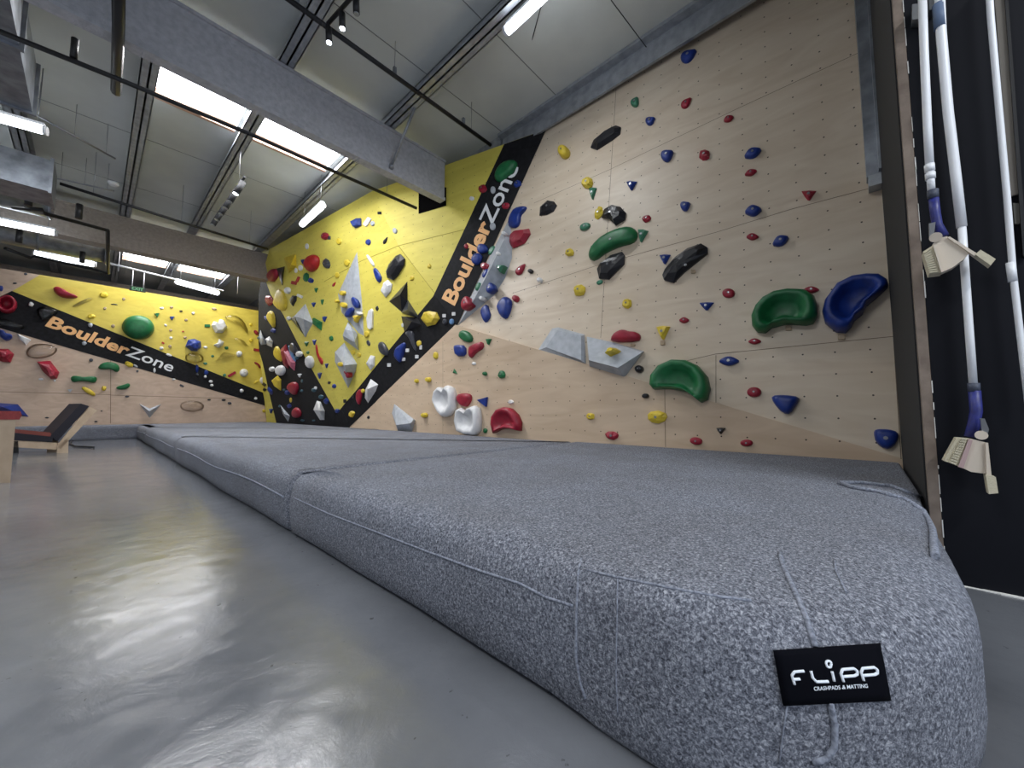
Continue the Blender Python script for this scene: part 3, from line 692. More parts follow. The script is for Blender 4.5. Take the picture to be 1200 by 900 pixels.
# ------------------------------------------------------------------ seats and loose things at the left
def frame_at(px, py, z=0):
    o = atz(px, py, z); return o
def lounge():
    o = atz(70, 531, 0); dd = depth(o); s = dd/450; R_ = RT; B_ = Vector((-.25, 1, 0)).normalized()
    t = thing('lounge_chair', 'reclined wooden lounge chair with black back cushion and red-brown seat, by the mats', 'chair', o)
    def P(x, y): return o+R_*((x-70)*s)+ZZ*((531-y)*s)
    def slabp(poly, w0, w1, name, m_):
        k = len(poly); a = [P(*p)+B_*w0 for p in poly]; b2 = [P(*p)+B_*w1 for p in poly]
        return child(MB().add(a+b2, [tuple(range(k)), tuple(reversed(range(k, 2*k)))]+[(i, (i+1) % k, (i+1) % k+k, i+k) for i in range(k)]), name, m_, t)
    for w0 in (0, .62):
        slabp([(14, 516), (66, 519), (66, 527), (14, 524)], w0, w0+.04, 'side_rail', M['wood'])
        slabp([(65, 524), (71, 526), (110, 481), (100, 476)], w0, w0+.04, 'back_rail', M['wood'])
        slabp([(67, 520), (79, 514), (80, 531), (67, 531)], w0, w0+.04, 'leg', M['wood'])
        slabp([(15, 517), (20, 517), (22, 531), (12, 531)], w0, w0+.04, 'leg', M['black'])
    slabp([(12, 507), (60, 512), (60, 518), (12, 516)], -.02, .68, 'seat_cushion', M['cushion_black'])
    slabp([(14, 503), (57, 507), (60, 512), (13, 507)], .0, .66, 'seat_pad', M['cushion_brown'])
    slabp([(57, 511), (66, 517), (100, 476), (90, 473)], -.02, .68, 'back_cushion', M['cushion_black'])
lounge()
def stool():
    o = atz(12, 566, 0); s = depth(o)/450
    t = thing('seat_box', 'pale wooden box seat with red cushion cut off at the left edge', 'seat', o)
    R_ = RT; B_ = Vector((-.3, 1, 0)).normalized(); top = (566-492)*s
    child(MB().frame_box(o-R_*.9, R_*.9, B_*.5, ZZ*top), 'box_body', M['wood'], t)
    mb = MB(); k = 10; e = (566-482)*s
    prof = [(0, top), (.03, top), (.045, top+(e-top)*.3), (.045, top+(e-top)*.7), (.02, e), (0, e)]
    a = o-R_*.92-B_*.03; vs = []
    for w_ in (-.03, .55):
        vs += [o+B_*w_-R_*.92+ZZ*top, o+B_*w_+R_*.03+ZZ*top, o+B_*w_+R_*.055+ZZ*(top+(e-top)*.5), o+B_*w_+R_*.035+ZZ*e, o+B_*w_-R_*.92+ZZ*e]
    mb.add(vs, [(0, 1, 2, 3, 4), (9, 8, 7, 6, 5)]+[(i, (i+1) % 5, (i+1) % 5+5, i+5) for i in range(5)], False); child(mb, 'cushion', M['cushion_red'], t)
stool()
cbl = [atz(x, y, .02) for x, y in ((84, 516), (82, 520), (88, 523), (110, 524), (88, 523))]
tag(build(MB().tube(cbl[:4], .018, 6), 'black_strap', M['black']), 'black strap lying on the floor behind the lounge chair', 'strap')

# ------------------------------------------------------------------ brush poles hanging on the black partition
def tubepx(pts, X, wpx, mb=None):
    P = [atx(x, y, X) for x, y in pts]; rs = [wpx*depth(p)/900/1.45 for p in P]
    return (mb or MB()).tube(P, rs, 14)
def slabx(poly, X, th_, name, m_, par):
    a = [atx(x, y, X) for x, y in poly]; b2 = [p+Vector((th_, 0, 0)) for p in a]; k = len(a)
    return child(MB().add(a+b2, [tuple(range(k)), tuple(reversed(range(k, 2*k)))]+[(i, (i+1) % k, (i+1) % k+k, i+k) for i in range(k)]), name, m_, par)
def comb(quad, X, th_, par, k=11):          # quad: a->b along the rows, d->c the other end
    a, b_, c, d = quad; L2 = lambda p, q, u: (p[0]+(q[0]-p[0])*u, p[1]+(q[1]-p[1])*u); mb = MB()
    for i in range(k):
        u0, u1 = i/k, (i+.62)/k
        P = [L2(a, b_, u0), L2(a, b_, u1), L2(d, c, u1), L2(d, c, u0)]
        v3 = [atx(x, y, X) for x, y in P]; mb.add(v3+[p+Vector((th_, 0, 0)) for p in v3], [(0, 1, 2, 3), (7, 6, 5, 4), (0, 1, 5, 4), (1, 2, 6, 5), (2, 3, 7, 6), (3, 0, 4, 7)])
    child(mb, 'bristle_rows', M['bristle'], par)
XP = 2.68
t = thing('brush_pole', 'white pole with blue joint and beige brush head, hanging higher on the left', 'brush', atx(1115, 300, XP), 'brush poles on the black partition')
child(tubepx([(1080, -30), (1083, 60), (1087, 150), (1089.5, 196)], XP, 11), 'pole', M['whiteplastic'], t)
child(tubepx([(1089, 193), (1089.7, 201)], XP, 13), 'collar', M['whiteplastic'], t); child(tubepx([(1090, 203), (1090.5, 210)], XP, 13), 'collar', M['whiteplastic'], t)
child(tubepx([(1090, 201), (1091.5, 224)], XP, 10), 'pole_end', M['whiteplastic'], t)
child(tubepx([(1093, 223), (1093.5, 233)], XP, 14.5), 'grip_ring', mat('ring_grey', (62, 68, 84), .6), t)
j = child(tubepx([(1094, 232), (1096, 250), (1098.5, 264), (1106, 277)], XP, 13), 'joint', M['bluejoint'], t)
slabx([(1088.5, 262), (1096.5, 260), (1094.5, 276), (1089, 277)], XP-.03, .02, 'hinge_plate', M['steel'], t)
child(MB().tube([atx(1096.5, 278, XP-.035), atx(1096.5, 278, XP-.02)], .022, 16), 'hinge_disc', M['brushbody'], t)
slabx([(1093, 286), (1099, 279), (1110, 277), (1135, 297), (1130, 303), (1117, 313), (1104, 319)], XP-.02, .05, 'brush_body', M['brushbody'], t)
slabx([(1081.5, 295), (1094, 287), (1104, 319), (1089, 321)], XP-.03, .07, 'bristles', M['bristle'], t)
comb([(1082, 296), (1089.5, 320.5), (1100, 319.5), (1090, 290)], XP-.04, .02, t)
slabx([(1093.5, 288), (1096, 286.5), (1106, 318), (1103, 319)], XP-.045, .02, 'rib', M['brushbody'], t)
slabx([(1110, 278), (1113, 277), (1145, 297), (1142, 300)], XP-.03, .025, 'side_arm', M['brushbody'], t)
slabx([(1143, 298), (1149, 292.5), (1167, 303.5), (1161, 311)], XP-.035, .05, 'small_bristles', M['bristle'], t)
t = thing('brush_pole', 'long white pole with brush head hanging low near the mat corner', 'brush', atx(1135, 530, XP), 'brush poles on the black partition')
XQ = 2.74
child(tubepx([(1100, -30), (1103, 40), (1111, 130), (1120, 205), (1127, 266)], XQ, 13), 'pole', M['whiteplastic'], t)
child(tubepx([(1099.5, 5), (1101.5, 33)], XQ, 15), 'grip_band', mat('band_blue', (86, 104, 132), .6), t)
child(tubepx([(1127, 264), (1131, 320), (1136, 390), (1140.5, 451)], XQ, 10.5), 'pole_end', M['whiteplastic'], t)
child(tubepx([(1141, 449), (1141.5, 459)], XQ, 15), 'grip_ring', mat('ring_grey_low', (62, 68, 84), .6), t)
child(tubepx([(1142, 458), (1144, 482), (1141, 498), (1137, 512)], XQ, 15), 'joint', M['bluejoint'], t)
slabx([(1149, 490), (1154, 490.5), (1159, 503), (1157, 511), (1151, 510)], XQ-.05, .02, 'hinge_plate', M['steel'], t)
child(MB().tube([atx(1150, 510, XQ-.055), atx(1150, 510, XQ-.03)], .020, 16), 'hinge_disc', M['brushbody'], t)
slabx([(1137, 514), (1157, 519), (1160, 551), (1154, 555), (1138, 553), (1125, 547)], XQ-.05, .05, 'brush_body', M['brushbody'], t)
slabx([(1121, 513), (1136, 514), (1125, 547), (1106, 540)], XQ-.06, .07, 'bristles', M['bristle'], t)
comb([(1127, 513.5), (1112, 543), (1120, 546), (1134, 514)], XQ-.07, .02, t)
slabx([(1135, 514.5), (1140, 516), (1129, 549), (1123, 547)], XQ-.068, .02, 'rib', mat('rib_pink', (178, 152, 150), .6), t)
slabx([(1155, 519), (1158, 519), (1162, 557), (1156, 557)], XQ-.06, .03, 'side_arm', M['brushbody'], t)
slabx([(1155, 556), (1167, 559), (1170, 578), (1159, 579)], XQ-.065, .05, 'small_bristles', M['bristle'], t)
t = thing('brush_pole', 'white pole at the right edge with its lower end out of sight', 'brush', atx(1180, 200, XP), 'brush poles on the black partition')
child(tubepx([(1158, -30), (1161, 20), (1170, 120), (1180, 230), (1187, 320), (1200, 430), (1206, 480)], XQ, 8.5), 'pole', M['whiteplastic'], t)
child(tubepx([(1184, 308), (1187, 330)], XQ, 11), 'collar', M['whiteplastic'], t)
t = thing('metal_bracket', 'small dark metal bracket holding the brush poles at the top', 'bracket', atx(1085, 12, 2.75))
slabx([(1069, 5), (1076, 4), (1077, 22), (1069, 23)], 2.74, .06, 'plate', M['steel'], t)
slabx([(1088, -4), (1097, -4), (1096, 10), (1089, 12)], 2.74, .06, 'hook', M['steel'], t)
# pale board and dark frame behind the third pole
t = thing('wall_board', 'pale grey upright board in a dark frame behind the right-hand pole', 'board', atx(1180, 120, 2.79))
slabx([(1165, -10), (1179, -10), (1197, 226), (1184, 230)], 2.785, .02, 'panel', mat('pale_board', (118, 112, 104), .8), t)
slabx([(1177, -10), (1181, -10), (1204, 300), (1199, 300)], 2.775, .03, 'frame_bar', M['black'], t)
slabx([(1187, 238), (1199, 238), (1201, 262), (1189, 262)], 2.785, .02, 'lower_panel', mat('pale_board_low', (96, 94, 88), .8), t)

# ------------------------------------------------------------------ holds
surf = [(slab_o, 'slab'), (low_o, 'low'), (prow_o, 'prow'), (far_o, 'far')]
trees = []
for o, nm in surf:
    me = o.data; off = o.location
    trees.append((BVHTree.FromPolygons([tuple(v.co+off) for v in me.vertices], [tuple(p.vertices) for p in me.polygons]), nm))
def hitw(x, y):
    best = None; d = ray(x, y).normalized()
    for tr, nm in trees:
        h = tr.ray_cast(CP, d)
        if h[0] is not None and (best is None or h[3] < best[2]):
            nn = h[1] if h[1].dot(d) < 0 else -h[1]; best = (h[0], nn, h[3], nm)
    return best
# big landmark holds first: polygons traced, (name, phrase, colour, style, height in m, points, extras)
def z(ox, oy, k, pts): return [(ox+x/k, oy+y/k) for x, y in pts]
def ell(x, y, w_, h, a=0, n=14, pw=2.0):
    c, s = math.cos(math.radians(a)), math.sin(math.radians(a)); out = []
    for i in range(n):
        t_ = 2*math.pi*i/n; u = math.copysign(abs(math.cos(t_))**(2/pw), math.cos(t_))*w_/2; v_ = math.copysign(abs(math.sin(t_))**(2/pw), math.sin(t_))*h/2
        out.append((x+u*c-v_*s, y+u*s+v_*c))
    return out
def shape_px(sh, x, y, w_, h, a):
    rnd = random.Random(int(x*31+y*17)); n = 12
    if sh == 'oval': return ell(x, y, w_, h, a, 14, 2.1)
    if sh == 'ball': return ell(x, y, w_, h, 0, 14)
    if sh == 'rock':
        return [(px+(px-x)*rnd.uniform(-.16, .12), py+(py-y)*rnd.uniform(-.16, .12)) for px, py in ell(x, y, w_, h, a, 9, 2.2)]
    c, s = math.cos(math.radians(a)), math.sin(math.radians(a)); T = lambda u, v_: (x+(u*c-v_*s)*w_/2, y+(u*s+v_*c)*h/2)
    # rotation is done on unit shape stretched by w,h: keep simple
    if sh == 'drop': pts = [(1, 0), (.55, .42), (.1, .8), (-.4, .98), (-.8, .72), (-1, .1), (-.85, -.6), (-.45, -.95), (.1, -.8), (.55, -.4)]
    elif sh == 'eye': pts = [(1, 0), (.5, .55), (0, .8), (-.5, .6), (-1, .05), (-.5, -.6), (0, -.85), (.5, -.6)]
    elif sh == 'wedge': pts = [(-1, -.75), (0, -.9), (1, -.8), (.55, .1), (.1, 1), (-.2, .9), (-.65, .1)]
    elif sh == 'tri': pts = [(-1, -.8), (1, -1), (.1, 1)]
    elif sh == 'moon': pts = [(-1, .1), (-.7, -.6), (0, -1), (.7, -.6), (1, .1), (.6, .3), (0, -.1), (-.6, .35)]
    elif sh == 'bar': pts = [(-1, -.7), (-.9, -1), (.9, -1), (1, -.6), (1, .6), (.9, 1), (-.9, 1), (-1, .7)]
    cs = []
    for u, v_ in pts:
        U1, V1 = u*w_/2, v_*h/2; cs.append((x+U1*c-V1*s, y+U1*s+V1*c))
    return cs
def reg_of(h): return h[3]
def dome(px_pts, hgt, style, centre=None):
    cx_ = sum(p[0] for p in px_pts)/len(px_pts); cy_ = sum(p[1] for p in px_pts)/len(px_pts)
    if centre: cx_, cy_ = centre
    h0 = hitw(cx_, cy_)
    if h0 is None: return None
    c0, nn = h0[0], h0[1]
    if style == 'smooth' and len(px_pts) < 40:     # round the traced outline once (Chaikin)
        q = []
        for i in range(len(px_pts)):
            a, b_ = px_pts[i], px_pts[(i+1) % len(px_pts)]; q += [(a[0]*.75+b_[0]*.25, a[1]*.75+b_[1]*.25), (a[0]*.25+b_[0]*.75, a[1]*.25+b_[1]*.75)]
        px_pts = q
    if reg_of(h0) == 'prow': hgt *= .68
    base = [onplane(x, y, nn, c0) for x, y in px_pts]; k = len(base)
    cc = sum(base, Vector())/k if not centre else c0
    if style == 'facet':
        prof = [(1, -.006), (1, hgt*.30), (.62, hgt*.92), (.22, hgt)]
    elif style == 'scoop':
        prof = [(1, -.006), (1.0, hgt*.45), (.94, hgt*.8), (.82, hgt), (.68, hgt*.9), (.52, hgt*.5), (.35, hgt*.36), (.12, hgt*.33)]
    elif style == 'slab':
        prof = [(1, -.006), (1, hgt*.8), (.95, hgt), (.5, hgt)]
    else:
        prof = [(1, -.006), (1.0, hgt*.25), (.96, hgt*.5), (.87, hgt*.74), (.70, hgt*.92), (.45, hgt*.99), (.18, hgt)]
    vs = []; rnd = random.Random(int(cx_*13+cy_*7))
    for i, (s, hh) in enumerate(prof):
        for j, p in enumerate(base):
            jit = rnd.uniform(.82, 1.15) if (style == 'facet' and i == 2) else 1
            vs.append(cc+(p-cc)*s*(jit if style == 'facet' and i == 2 else 1)+nn*hh*(jit if i >= 1 else 1))
    m_ = len(prof); fs = [(i*k+j, i*k+(j+1) % k, (i+1)*k+(j+1) % k, (i+1)*k+j) for i in range(m_-1) for j in range(k)]
    mb = MB().add(vs, fs, style != 'facet' and style != 'slab')
    mb.f += [tuple((m_-1)*k+j for j in range(k)), tuple(reversed(range(k)))]; mb.sm += [style not in ('facet', 'slab')]*2
    size = max((p-cc).length for p in base)
    return mb, cc, nn, h0[3], size
ALL = []                                         # [object, colour, shape word, x, y, area px, region]
def bolt_on(o, cc, nn, hgt, size):
    r = min(.016, size*.16); q = cc+nn*(hgt-.004)
    child(MB().tube([q, q+nn*.010], r, 8), 'bolt', M['steel'], o)
def big(label, colr, style, hgt, pts, cat='climbing hold', name='climbing_hold', bolt=None, centre=None, fac=None):
    r = dome(pts, hgt, style, centre)
    mb, cc, nn, reg, size = r; o = build(mb, name, HM[colr], None, cc); tag(o, label, cat)
    if bolt: 
        hb = hitw(*bolt); t_ = (hgt-(0 if style != 'scoop' else hgt*.62)); bolt_on(o, hb[0], nn, t_, size)
    xs_ = [p[0] for p in pts]; ys_ = [p[1] for p in pts]
    LAND.append((label, sum(xs_)/len(xs_), sum(ys_)/len(ys_), reg)); return o
def volume(label, colr, base_px, peaks, faces, cat='wall volume', name='wall_volume', colour2=None):
    """faceted plywood volume: base corners on the wall, peaks [(x, y, height)], faces index base 0..n-1 then peaks"""
    cx_ = sum(p[0] for p in base_px)/len(base_px); cy_ = sum(p[1] for p in base_px)/len(base_px); h0 = hitw(cx_, cy_); c0, nn = h0[0], h0[1]
    vs = [onplane(x, y, nn, c0) for x, y in base_px]+[onplane(x, y, nn, c0+nn*h) for x, y, h in peaks]
    n0 = len(base_px)
    mb = MB().add(vs, list(faces)+[tuple(reversed(range(n0)))])
    # skirt into the wall
    sk = [v-nn*.02 for v in vs[:n0]]; mb.add(vs[:n0]+sk, [(i, (i+1) % n0, (i+1) % n0+n0, i+n0) for i in range(n0)])
    o = build(mb, name, HM[colr], None, c0); tag(o, label, cat); LAND.append((label, cx_, cy_, h0[3])); return o
LAND = []
ZA = lambda p: z(600, 0, 4, p); ZB = lambda p: z(600, 180, 5, p); ZC = lambda p: z(430, 150, 5.4545, p); ZD = lambda p: z(430, 300, 5.4545, p)
ZE = lambda p: z(440, 400, 5.4545, p); ZF = lambda p: z(600, 360, 5, p); ZG = lambda p: z(820, 180, 4.615, p); ZH = lambda p: z(820, 360, 4.615, p)
ZI = lambda p: z(290, 200, 6, p); ZJ = lambda p: z(290, 350, 6, p); ZK = lambda p: z(290, 340, 12, p); ZL = lambda p: z(380, 340, 12, p); ZM = lambda p: z(0, 300, 6, p); ZN = lambda p: z(0, 430, 6, p); ZO = lambda p: z(290, 270, 12, p); ZP = lambda p: z(180, 350, 8.5714, p)

# --- plywood slab, large holds
big('long black faceted hold high on the plywood slab, near its top left', 'black', 'facet', .07, ZA([(371, 695), (385, 660), (440, 620), (490, 592), (512, 600), (508, 630), (470, 660), (400, 705)]))
big('curved green sausage-shaped hold on the plywood slab between two black holds', 'green', 'smooth', .13, ZB([(455, 600), (470, 555), (540, 490), (640, 445), (700, 435), (735, 455), (738, 500), (710, 530), (640, 545), (560, 580), (490, 632), (460, 622)]), bolt=(720, 285))
big('rounded black hold directly above the green sausage-shaped hold', 'black', 'facet', .09, ZB([(530, 380), (545, 330), (590, 305), (640, 318), (670, 350), (665, 390), (610, 423), (570, 385)]), bolt=(718, 252))
big('black angular hold directly below the green sausage-shaped hold', 'black', 'facet', .09, ZB([(503, 680), (515, 655), (580, 600), (650, 580), (663, 600), (660, 650), (600, 710), (570, 740), (515, 735)]), bolt=(715, 312))
big('longest black hold, slanting across the middle of the plywood slab', 'black', 'facet', .09, ZB([(885, 715), (900, 680), (960, 610), (1030, 560), (1110, 532), (1148, 555), (1148, 590), (1060, 660), (1010, 700), (950, 760), (895, 745)]), bolt=(806, 314))
big('small black rock-shaped hold left of the green sausage, right of the crimson hold', 'black', 'facet', .06, ZB([(165, 365), (168, 315), (210, 277), (250, 285), (265, 305), (245, 340), (205, 360)]), bolt=(643, 243))
big('blue hooked hold beside the black stripe, above the crimson hold', 'blue', 'smooth', .07, ZC([(915, 640), (905, 600), (925, 550), (950, 515), (1000, 502), (1027, 508), (1015, 530), (985, 560), (985, 600), (965, 640)]))
big('crimson blocky hold right of the grey edge volume, below the blue hooked hold', 'crimson', 'facet', .09, ZC([(912, 740), (920, 690), (950, 660), (1040, 648), (1048, 680), (1010, 740), (940, 770)]))
big('large green half-moon hold with hollow centre, left of the big blue hold', 'green', 'scoop', .17, [(882, 372), (886, 362), (895, 352), (908, 345), (925, 342), (945, 343), (955, 350), (958, 360), (958, 372), (953, 380), (945, 382), (930, 381), (920, 381), (905, 385), (897, 391), (888, 390), (883, 384)])
big('largest blue kidney-shaped hold near the right edge of the plywood wall', 'blue', 'scoop', .18, [(964, 368), (967, 355), (980, 337), (998, 328), (1015, 325.6), (1030, 326), (1038.8, 331.7), (1040, 338), (1026, 351), (1015, 360), (1011, 369), (1001, 377), (997.7, 384), (991, 391), (980, 390), (967, 379.5)])
big('large green arch hold low on the plywood, crossing the diagonal joint', 'green', 'scoop', .17, ZF([(820, 460), (825, 410), (870, 350), (950, 315), (1030, 318), (1100, 350), (1150, 410), (1165, 480), (1150, 545), (1115, 562), (1090, 540), (1030, 500), (950, 482), (840, 485)]))
big('crimson bean-shaped hold above the grey slab-like volumes', 'crimson', 'smooth', .10, ZF([(585, 208), (590, 170), (630, 142), (665, 135), (700, 148), (740, 150), (760, 172), (745, 205)]))
big('blue heart-shaped hold low on the right of the plywood wall', 'blue', 'smooth', .09, ZH([(387, 480), (460, 475), (543, 487), (530, 520), (490, 580), (450, 575), (400, 520)]))
big('blue rounded hold in the bottom right corner of the plywood wall', 'blue', 'smooth', .08, ZH([(940, 680), (950, 660), (1020, 660), (1070, 675), (1076, 710), (1045, 760), (1000, 770), (950, 730)]), bolt=(1037, 514))
big('upright blue egg-shaped hold right of the long grey edge volume', 'blue', 'smooth', .10, [(584, 362), (586, 355), (591.5, 349), (597, 348.6), (601, 354), (599, 366), (594, 375), (588, 371.5)])
big('blue blade-shaped hold at the foot of the long grey edge volume', 'blue', 'smooth', .06, ZD([(730, 360), (745, 325), (775, 308), (785, 350), (797, 385), (765, 432), (745, 410)]))
volume('pale grey slanted volume on the plywood, left of its twin', 'grey', ZF([(150, 255), (235, 125), (270, 118), (425, 160), (434, 335)]), [(653, 387, .05), (681, 393.5, .07), (681, 422, .09), (640, 407, .05)],
       [(0, 1, 8), (1, 2, 5, 8), (2, 3, 6, 5), (3, 4, 7, 6), (4, 0, 8, 7), (5, 6, 7, 8)])
volume('pale grey wedge volume with a yellow hold screwed on it', 'grey', ZF([(438, 172), (600, 208), (775, 258), (660, 412), (455, 350)]), [(690, 422, .22), (724, 431, .24), (752, 413, .10)],
       [(0, 1, 6, 5) if False else (0, 1, 2, 7, 6, 5), (2, 3, 7), (3, 6, 7), (3, 4, 5, 6), (4, 0, 5)])
big('yellow hold screwed onto the pale grey wedge volume', 'yellow', 'facet', .28, ZF([(590, 285), (600, 258), (630, 250), (662, 270), (650, 285), (620, 312), (600, 305)]))
# --- lower left plywood
big('white two-horned hold left of the crimson heart-shaped hold', 'white', 'scoop', .15, ZE([(390, 375), (400, 320), (425, 293), (450, 305), (458, 320), (480, 283), (510, 300), (522, 340), (520, 430), (490, 475), (455, 485), (425, 455), (400, 405)]))
big('white two-horned hold standing at the mat, below the crimson heart-shaped hold', 'white', 'scoop', .15, ZE([(530, 510), (540, 440), (565, 425), (600, 455), (620, 425), (650, 412), (675, 430), (683, 500), (680, 570), (655, 600), (600, 598), (545, 575)]))
big('crimson heart-shaped hold between two white horned holds', 'crimson', 'smooth', .09, ZE([(526, 365), (535, 338), (575, 330), (615, 338), (620, 370), (600, 410), (580, 422), (540, 400)]))
big('crimson arch hold just above the mat', 'crimson', 'scoop', .12, ZE([(755, 530), (760, 480), (790, 435), (835, 420), (880, 430), (920, 470), (940, 520), (937, 572), (900, 562), (850, 555), (810, 565), (770, 588)]))
big('blue flat triangular hold above the crimson arch', 'blue', 'slab', .04, ZE([(657, 375), (720, 357), (713, 418)]))
volume('pale grey angular volume at the mat, leftmost on the lower plywood', 'grey', ZE([(120, 400), (254, 503), (235, 578), (145, 577), (105, 460)]), [(464.5, 498, .16), (481, 496, .14), (484.5, 491.5, .06)], [(0, 5, 4), (0, 1, 7, 6, 5) if False else (0, 7, 6, 5), (0, 1, 7), (1, 2, 6, 7), (2, 3, 5, 6), (3, 4, 5)])
big('green kidney hold above the square blue hold', 'green', 'smooth', .07, ZD([(590, 510), (605, 475), (650, 480), (682, 520), (675, 550), (650, 555), (610, 535)]))
big('square blue hold beside the crimson boot-shaped hold', 'blue', 'smooth', .07, ZD([(560, 580), (575, 568), (635, 572), (638, 640), (575, 643)]))
big('crimson boot-shaped hold right of the square blue hold', 'crimson', 'smooth', .07, ZD([(655, 610), (660, 580), (695, 560), (745, 545), (752, 590), (700, 620), (675, 655), (658, 645)]))
# --- long grey edge volume
volume('long pale grey edge volume rising along the black stripe, with small holds on it', 'grey', [(536.5, 382), (553, 345), (574, 300), (597, 256), (600, 280), (600, 302), (592, 326), (579, 346)], [(556, 350, .14), (577, 310, .20), (591, 280, .14)],
       [(0, 1, 8), (1, 2, 9, 8), (2, 3, 10, 9), (3, 4, 10), (4, 5, 10), (5, 6, 9, 10), (6, 7, 8, 9), (7, 0, 8)])
# --- right black stripe
big('large green oval hold covering the last white letter on the stripe', 'green', 'smooth', .16, ZC([(818, 330), (830, 280), (870, 230), (940, 208), (970, 230), (945, 285), (900, 320), (850, 355)]))
big('yellow pebble-shaped hold on the black stripe below the orange letter B', 'yellow', 'facet', .12, ZD([(350, 400), (370, 360), (400, 352), (450, 360), (468, 400), (440, 438), (390, 450)]))
big('blue rounded hold covering the orange letter d, upper of its pair', 'blue', 'smooth', .08, ZC([(705, 770), (720, 740), (760, 745), (782, 780), (760, 800), (715, 805)]))
big('blue rounded hold covering the orange letter l, lower of its pair', 'blue', 'smooth', .08, ZC([(668, 840), (685, 805), (725, 800), (745, 830), (715, 880), (680, 870)]))
big('blue crescent hold on the black stripe beside a dark oval hold', 'blue', 'smooth', .10, ZJ([(1035, 400), (1045, 350), (1080, 320), (1110, 305), (1118, 325), (1105, 380), (1085, 455), (1050, 430)]))
big('dark grey oval hold where the yellow meets the right stripe', 'charcoal', 'smooth', .10, ZJ([(925, 310), (955, 300), (985, 340), (1000, 380), (985, 405), (950, 390), (930, 360)]))
volume('white prism-shaped volume on the black stripe near the mat', 'white', ZJ([(825, 700), (828, 640), (868, 562), (922, 602), (905, 650), (848, 738)]), [(430.5, 456, .16)], [(0, 1, 6), (1, 2, 6), (2, 3, 6), (3, 4, 6), (4, 5, 6), (5, 0, 6)])
big('crimson upright hold left of the white prism volume', 'crimson', 'smooth', .08, ZJ([(768, 690), (775, 650), (800, 630), (812, 660), (800, 730), (788, 750), (772, 720)]))
volume('black triangular volume pointing up, upper of the black group', 'black', ZD([(142, 290), (258, 163), (260, 290), (222, 358)]), [(469, 345, .14)], [(0, 1, 4), (1, 2, 4), (2, 3, 4), (3, 0, 4)])
volume('black and grey triangular volume in the middle of the black group', 'charcoal', ZD([(220, 362), (262, 280), (325, 378), (330, 400)]), [(478, 363, .18)], [(0, 1, 4), (1, 2, 4), (2, 3, 4), (3, 0, 4)])
volume('black triangular volume pointing down, lowest of the black group', 'black', ZD([(220, 385), (325, 392), (350, 440), (240, 490)]), [(482, 377, .13)], [(0, 1, 4), (1, 2, 4), (2, 3, 4), (3, 0, 4)])
big('grey long-tailed hold hanging below the black volumes on the stripe', 'charcoal', 'smooth', .07, ZD([(242, 490), (275, 472), (303, 485), (308, 540), (325, 600), (315, 612), (290, 560), (270, 515)]))
# --- yellow overhang
big('black faceted hold in the middle of the yellow overhang', 'black', 'facet', .14, ZI([(980, 710), (1000, 660), (1050, 600), (1080, 588), (1110, 620), (1105, 665), (1060, 740), (1030, 770), (990, 755)]))
big('white crumpled hold just below the black faceted hold', 'white', 'facet', .10, ZI([(945, 850), (960, 790), (990, 768), (1020, 800), (1010, 850), (975, 890)]))
big('white thin stick-shaped hold above the blue stick-shaped hold', 'white', 'smooth', .05, ZI([(835, 595), (850, 588), (898, 660), (888, 680)]))
big('blue stick-shaped hold below the white stick-shaped hold', 'blue', 'smooth', .06, ZI([(885, 690), (905, 680), (945, 740), (945, 775), (925, 790), (905, 760)]))
big('big red shell-shaped hold on the upper left of the yellow overhang', 'red', 'smooth', .22, ZI([(410, 655), (440, 605), (485, 588), (512, 620), (505, 680), (460, 718), (430, 700)]))
big('crimson round hold at the far left of the yellow overhang', 'crimson', 'smooth', .18, ZI([(145, 740), (180, 690), (215, 690), (225, 740), (180, 795)]))
volume('black triangle volume beside the crimson round hold', 'black', ZI([(198, 690), (262, 672), (243, 805)]), [(330, 320, .12)], [(0, 1, 3), (1, 2, 3), (2, 0, 3)])
volume('yellow block volume high on the left of the yellow overhang', 'yellow', ZI([(255, 620), (262, 610), (338, 585), (345, 670), (290, 722)]), [(341, 310, .18)], [(0, 1, 5), (1, 2, 5), (2, 3, 5), (3, 4, 5), (4, 0, 5)])
big('yellow petal-shaped hold above the left black stripe', 'yellow', 'smooth', .09, [(320, 356), (322, 349), (326, 338), (332, 341), (337, 352), (336, 364), (328, 364)])
volume('tallest grey spear-shaped volume in the middle of the yellow overhang', 'grey', [(418.5, 295), (423, 342), (429, 401), (400.4, 366), (396, 345)], [(413, 352, .10)], [(0, 1, 5), (1, 2, 5), (2, 3, 5), (3, 4, 5), (4, 0, 5)])
volume('white boxy volume just below the spear-shaped volume', 'grey', [(401.5, 393), (408, 377), (419, 391), (420.5, 411), (403, 398)], [(404, 386, .14), (413, 388, .14), (415.5, 401, .18), (402.5, 394, .14)], [(0, 1, 5), (1, 6, 5) if False else (1, 6, 5), (1, 2, 6), (2, 3, 7, 6), (3, 4, 8, 7), (4, 0, 8), (0, 5, 8), (5, 6, 7, 8)])
volume('largest pale volume with a white top face, low on the yellow overhang', 'grey', [(392.5, 412.5), (403.5, 401.5), (418.5, 426.5), (417, 434), (408, 455), (392.5, 424)], [(404, 428, .30)], [(0, 1, 6), (1, 2, 6), (2, 3, 6), (3, 4, 6), (4, 5, 6), (5, 0, 6)])
volume('grey pyramid volume on the left of the yellow overhang', 'grey', [(345, 370.4), (358, 355.8), (367, 378.8), (357.5, 395)], [(356, 374, .18)], [(0, 1, 4), (1, 2, 4), (2, 3, 4), (3, 0, 4)])
volume('thin black triangle volume tucked against the grey pyramid', 'black', [(340, 373), (345, 370), (357, 394)], [(348, 380, .08)], [(0, 1, 3), (1, 2, 3), (2, 0, 3)])
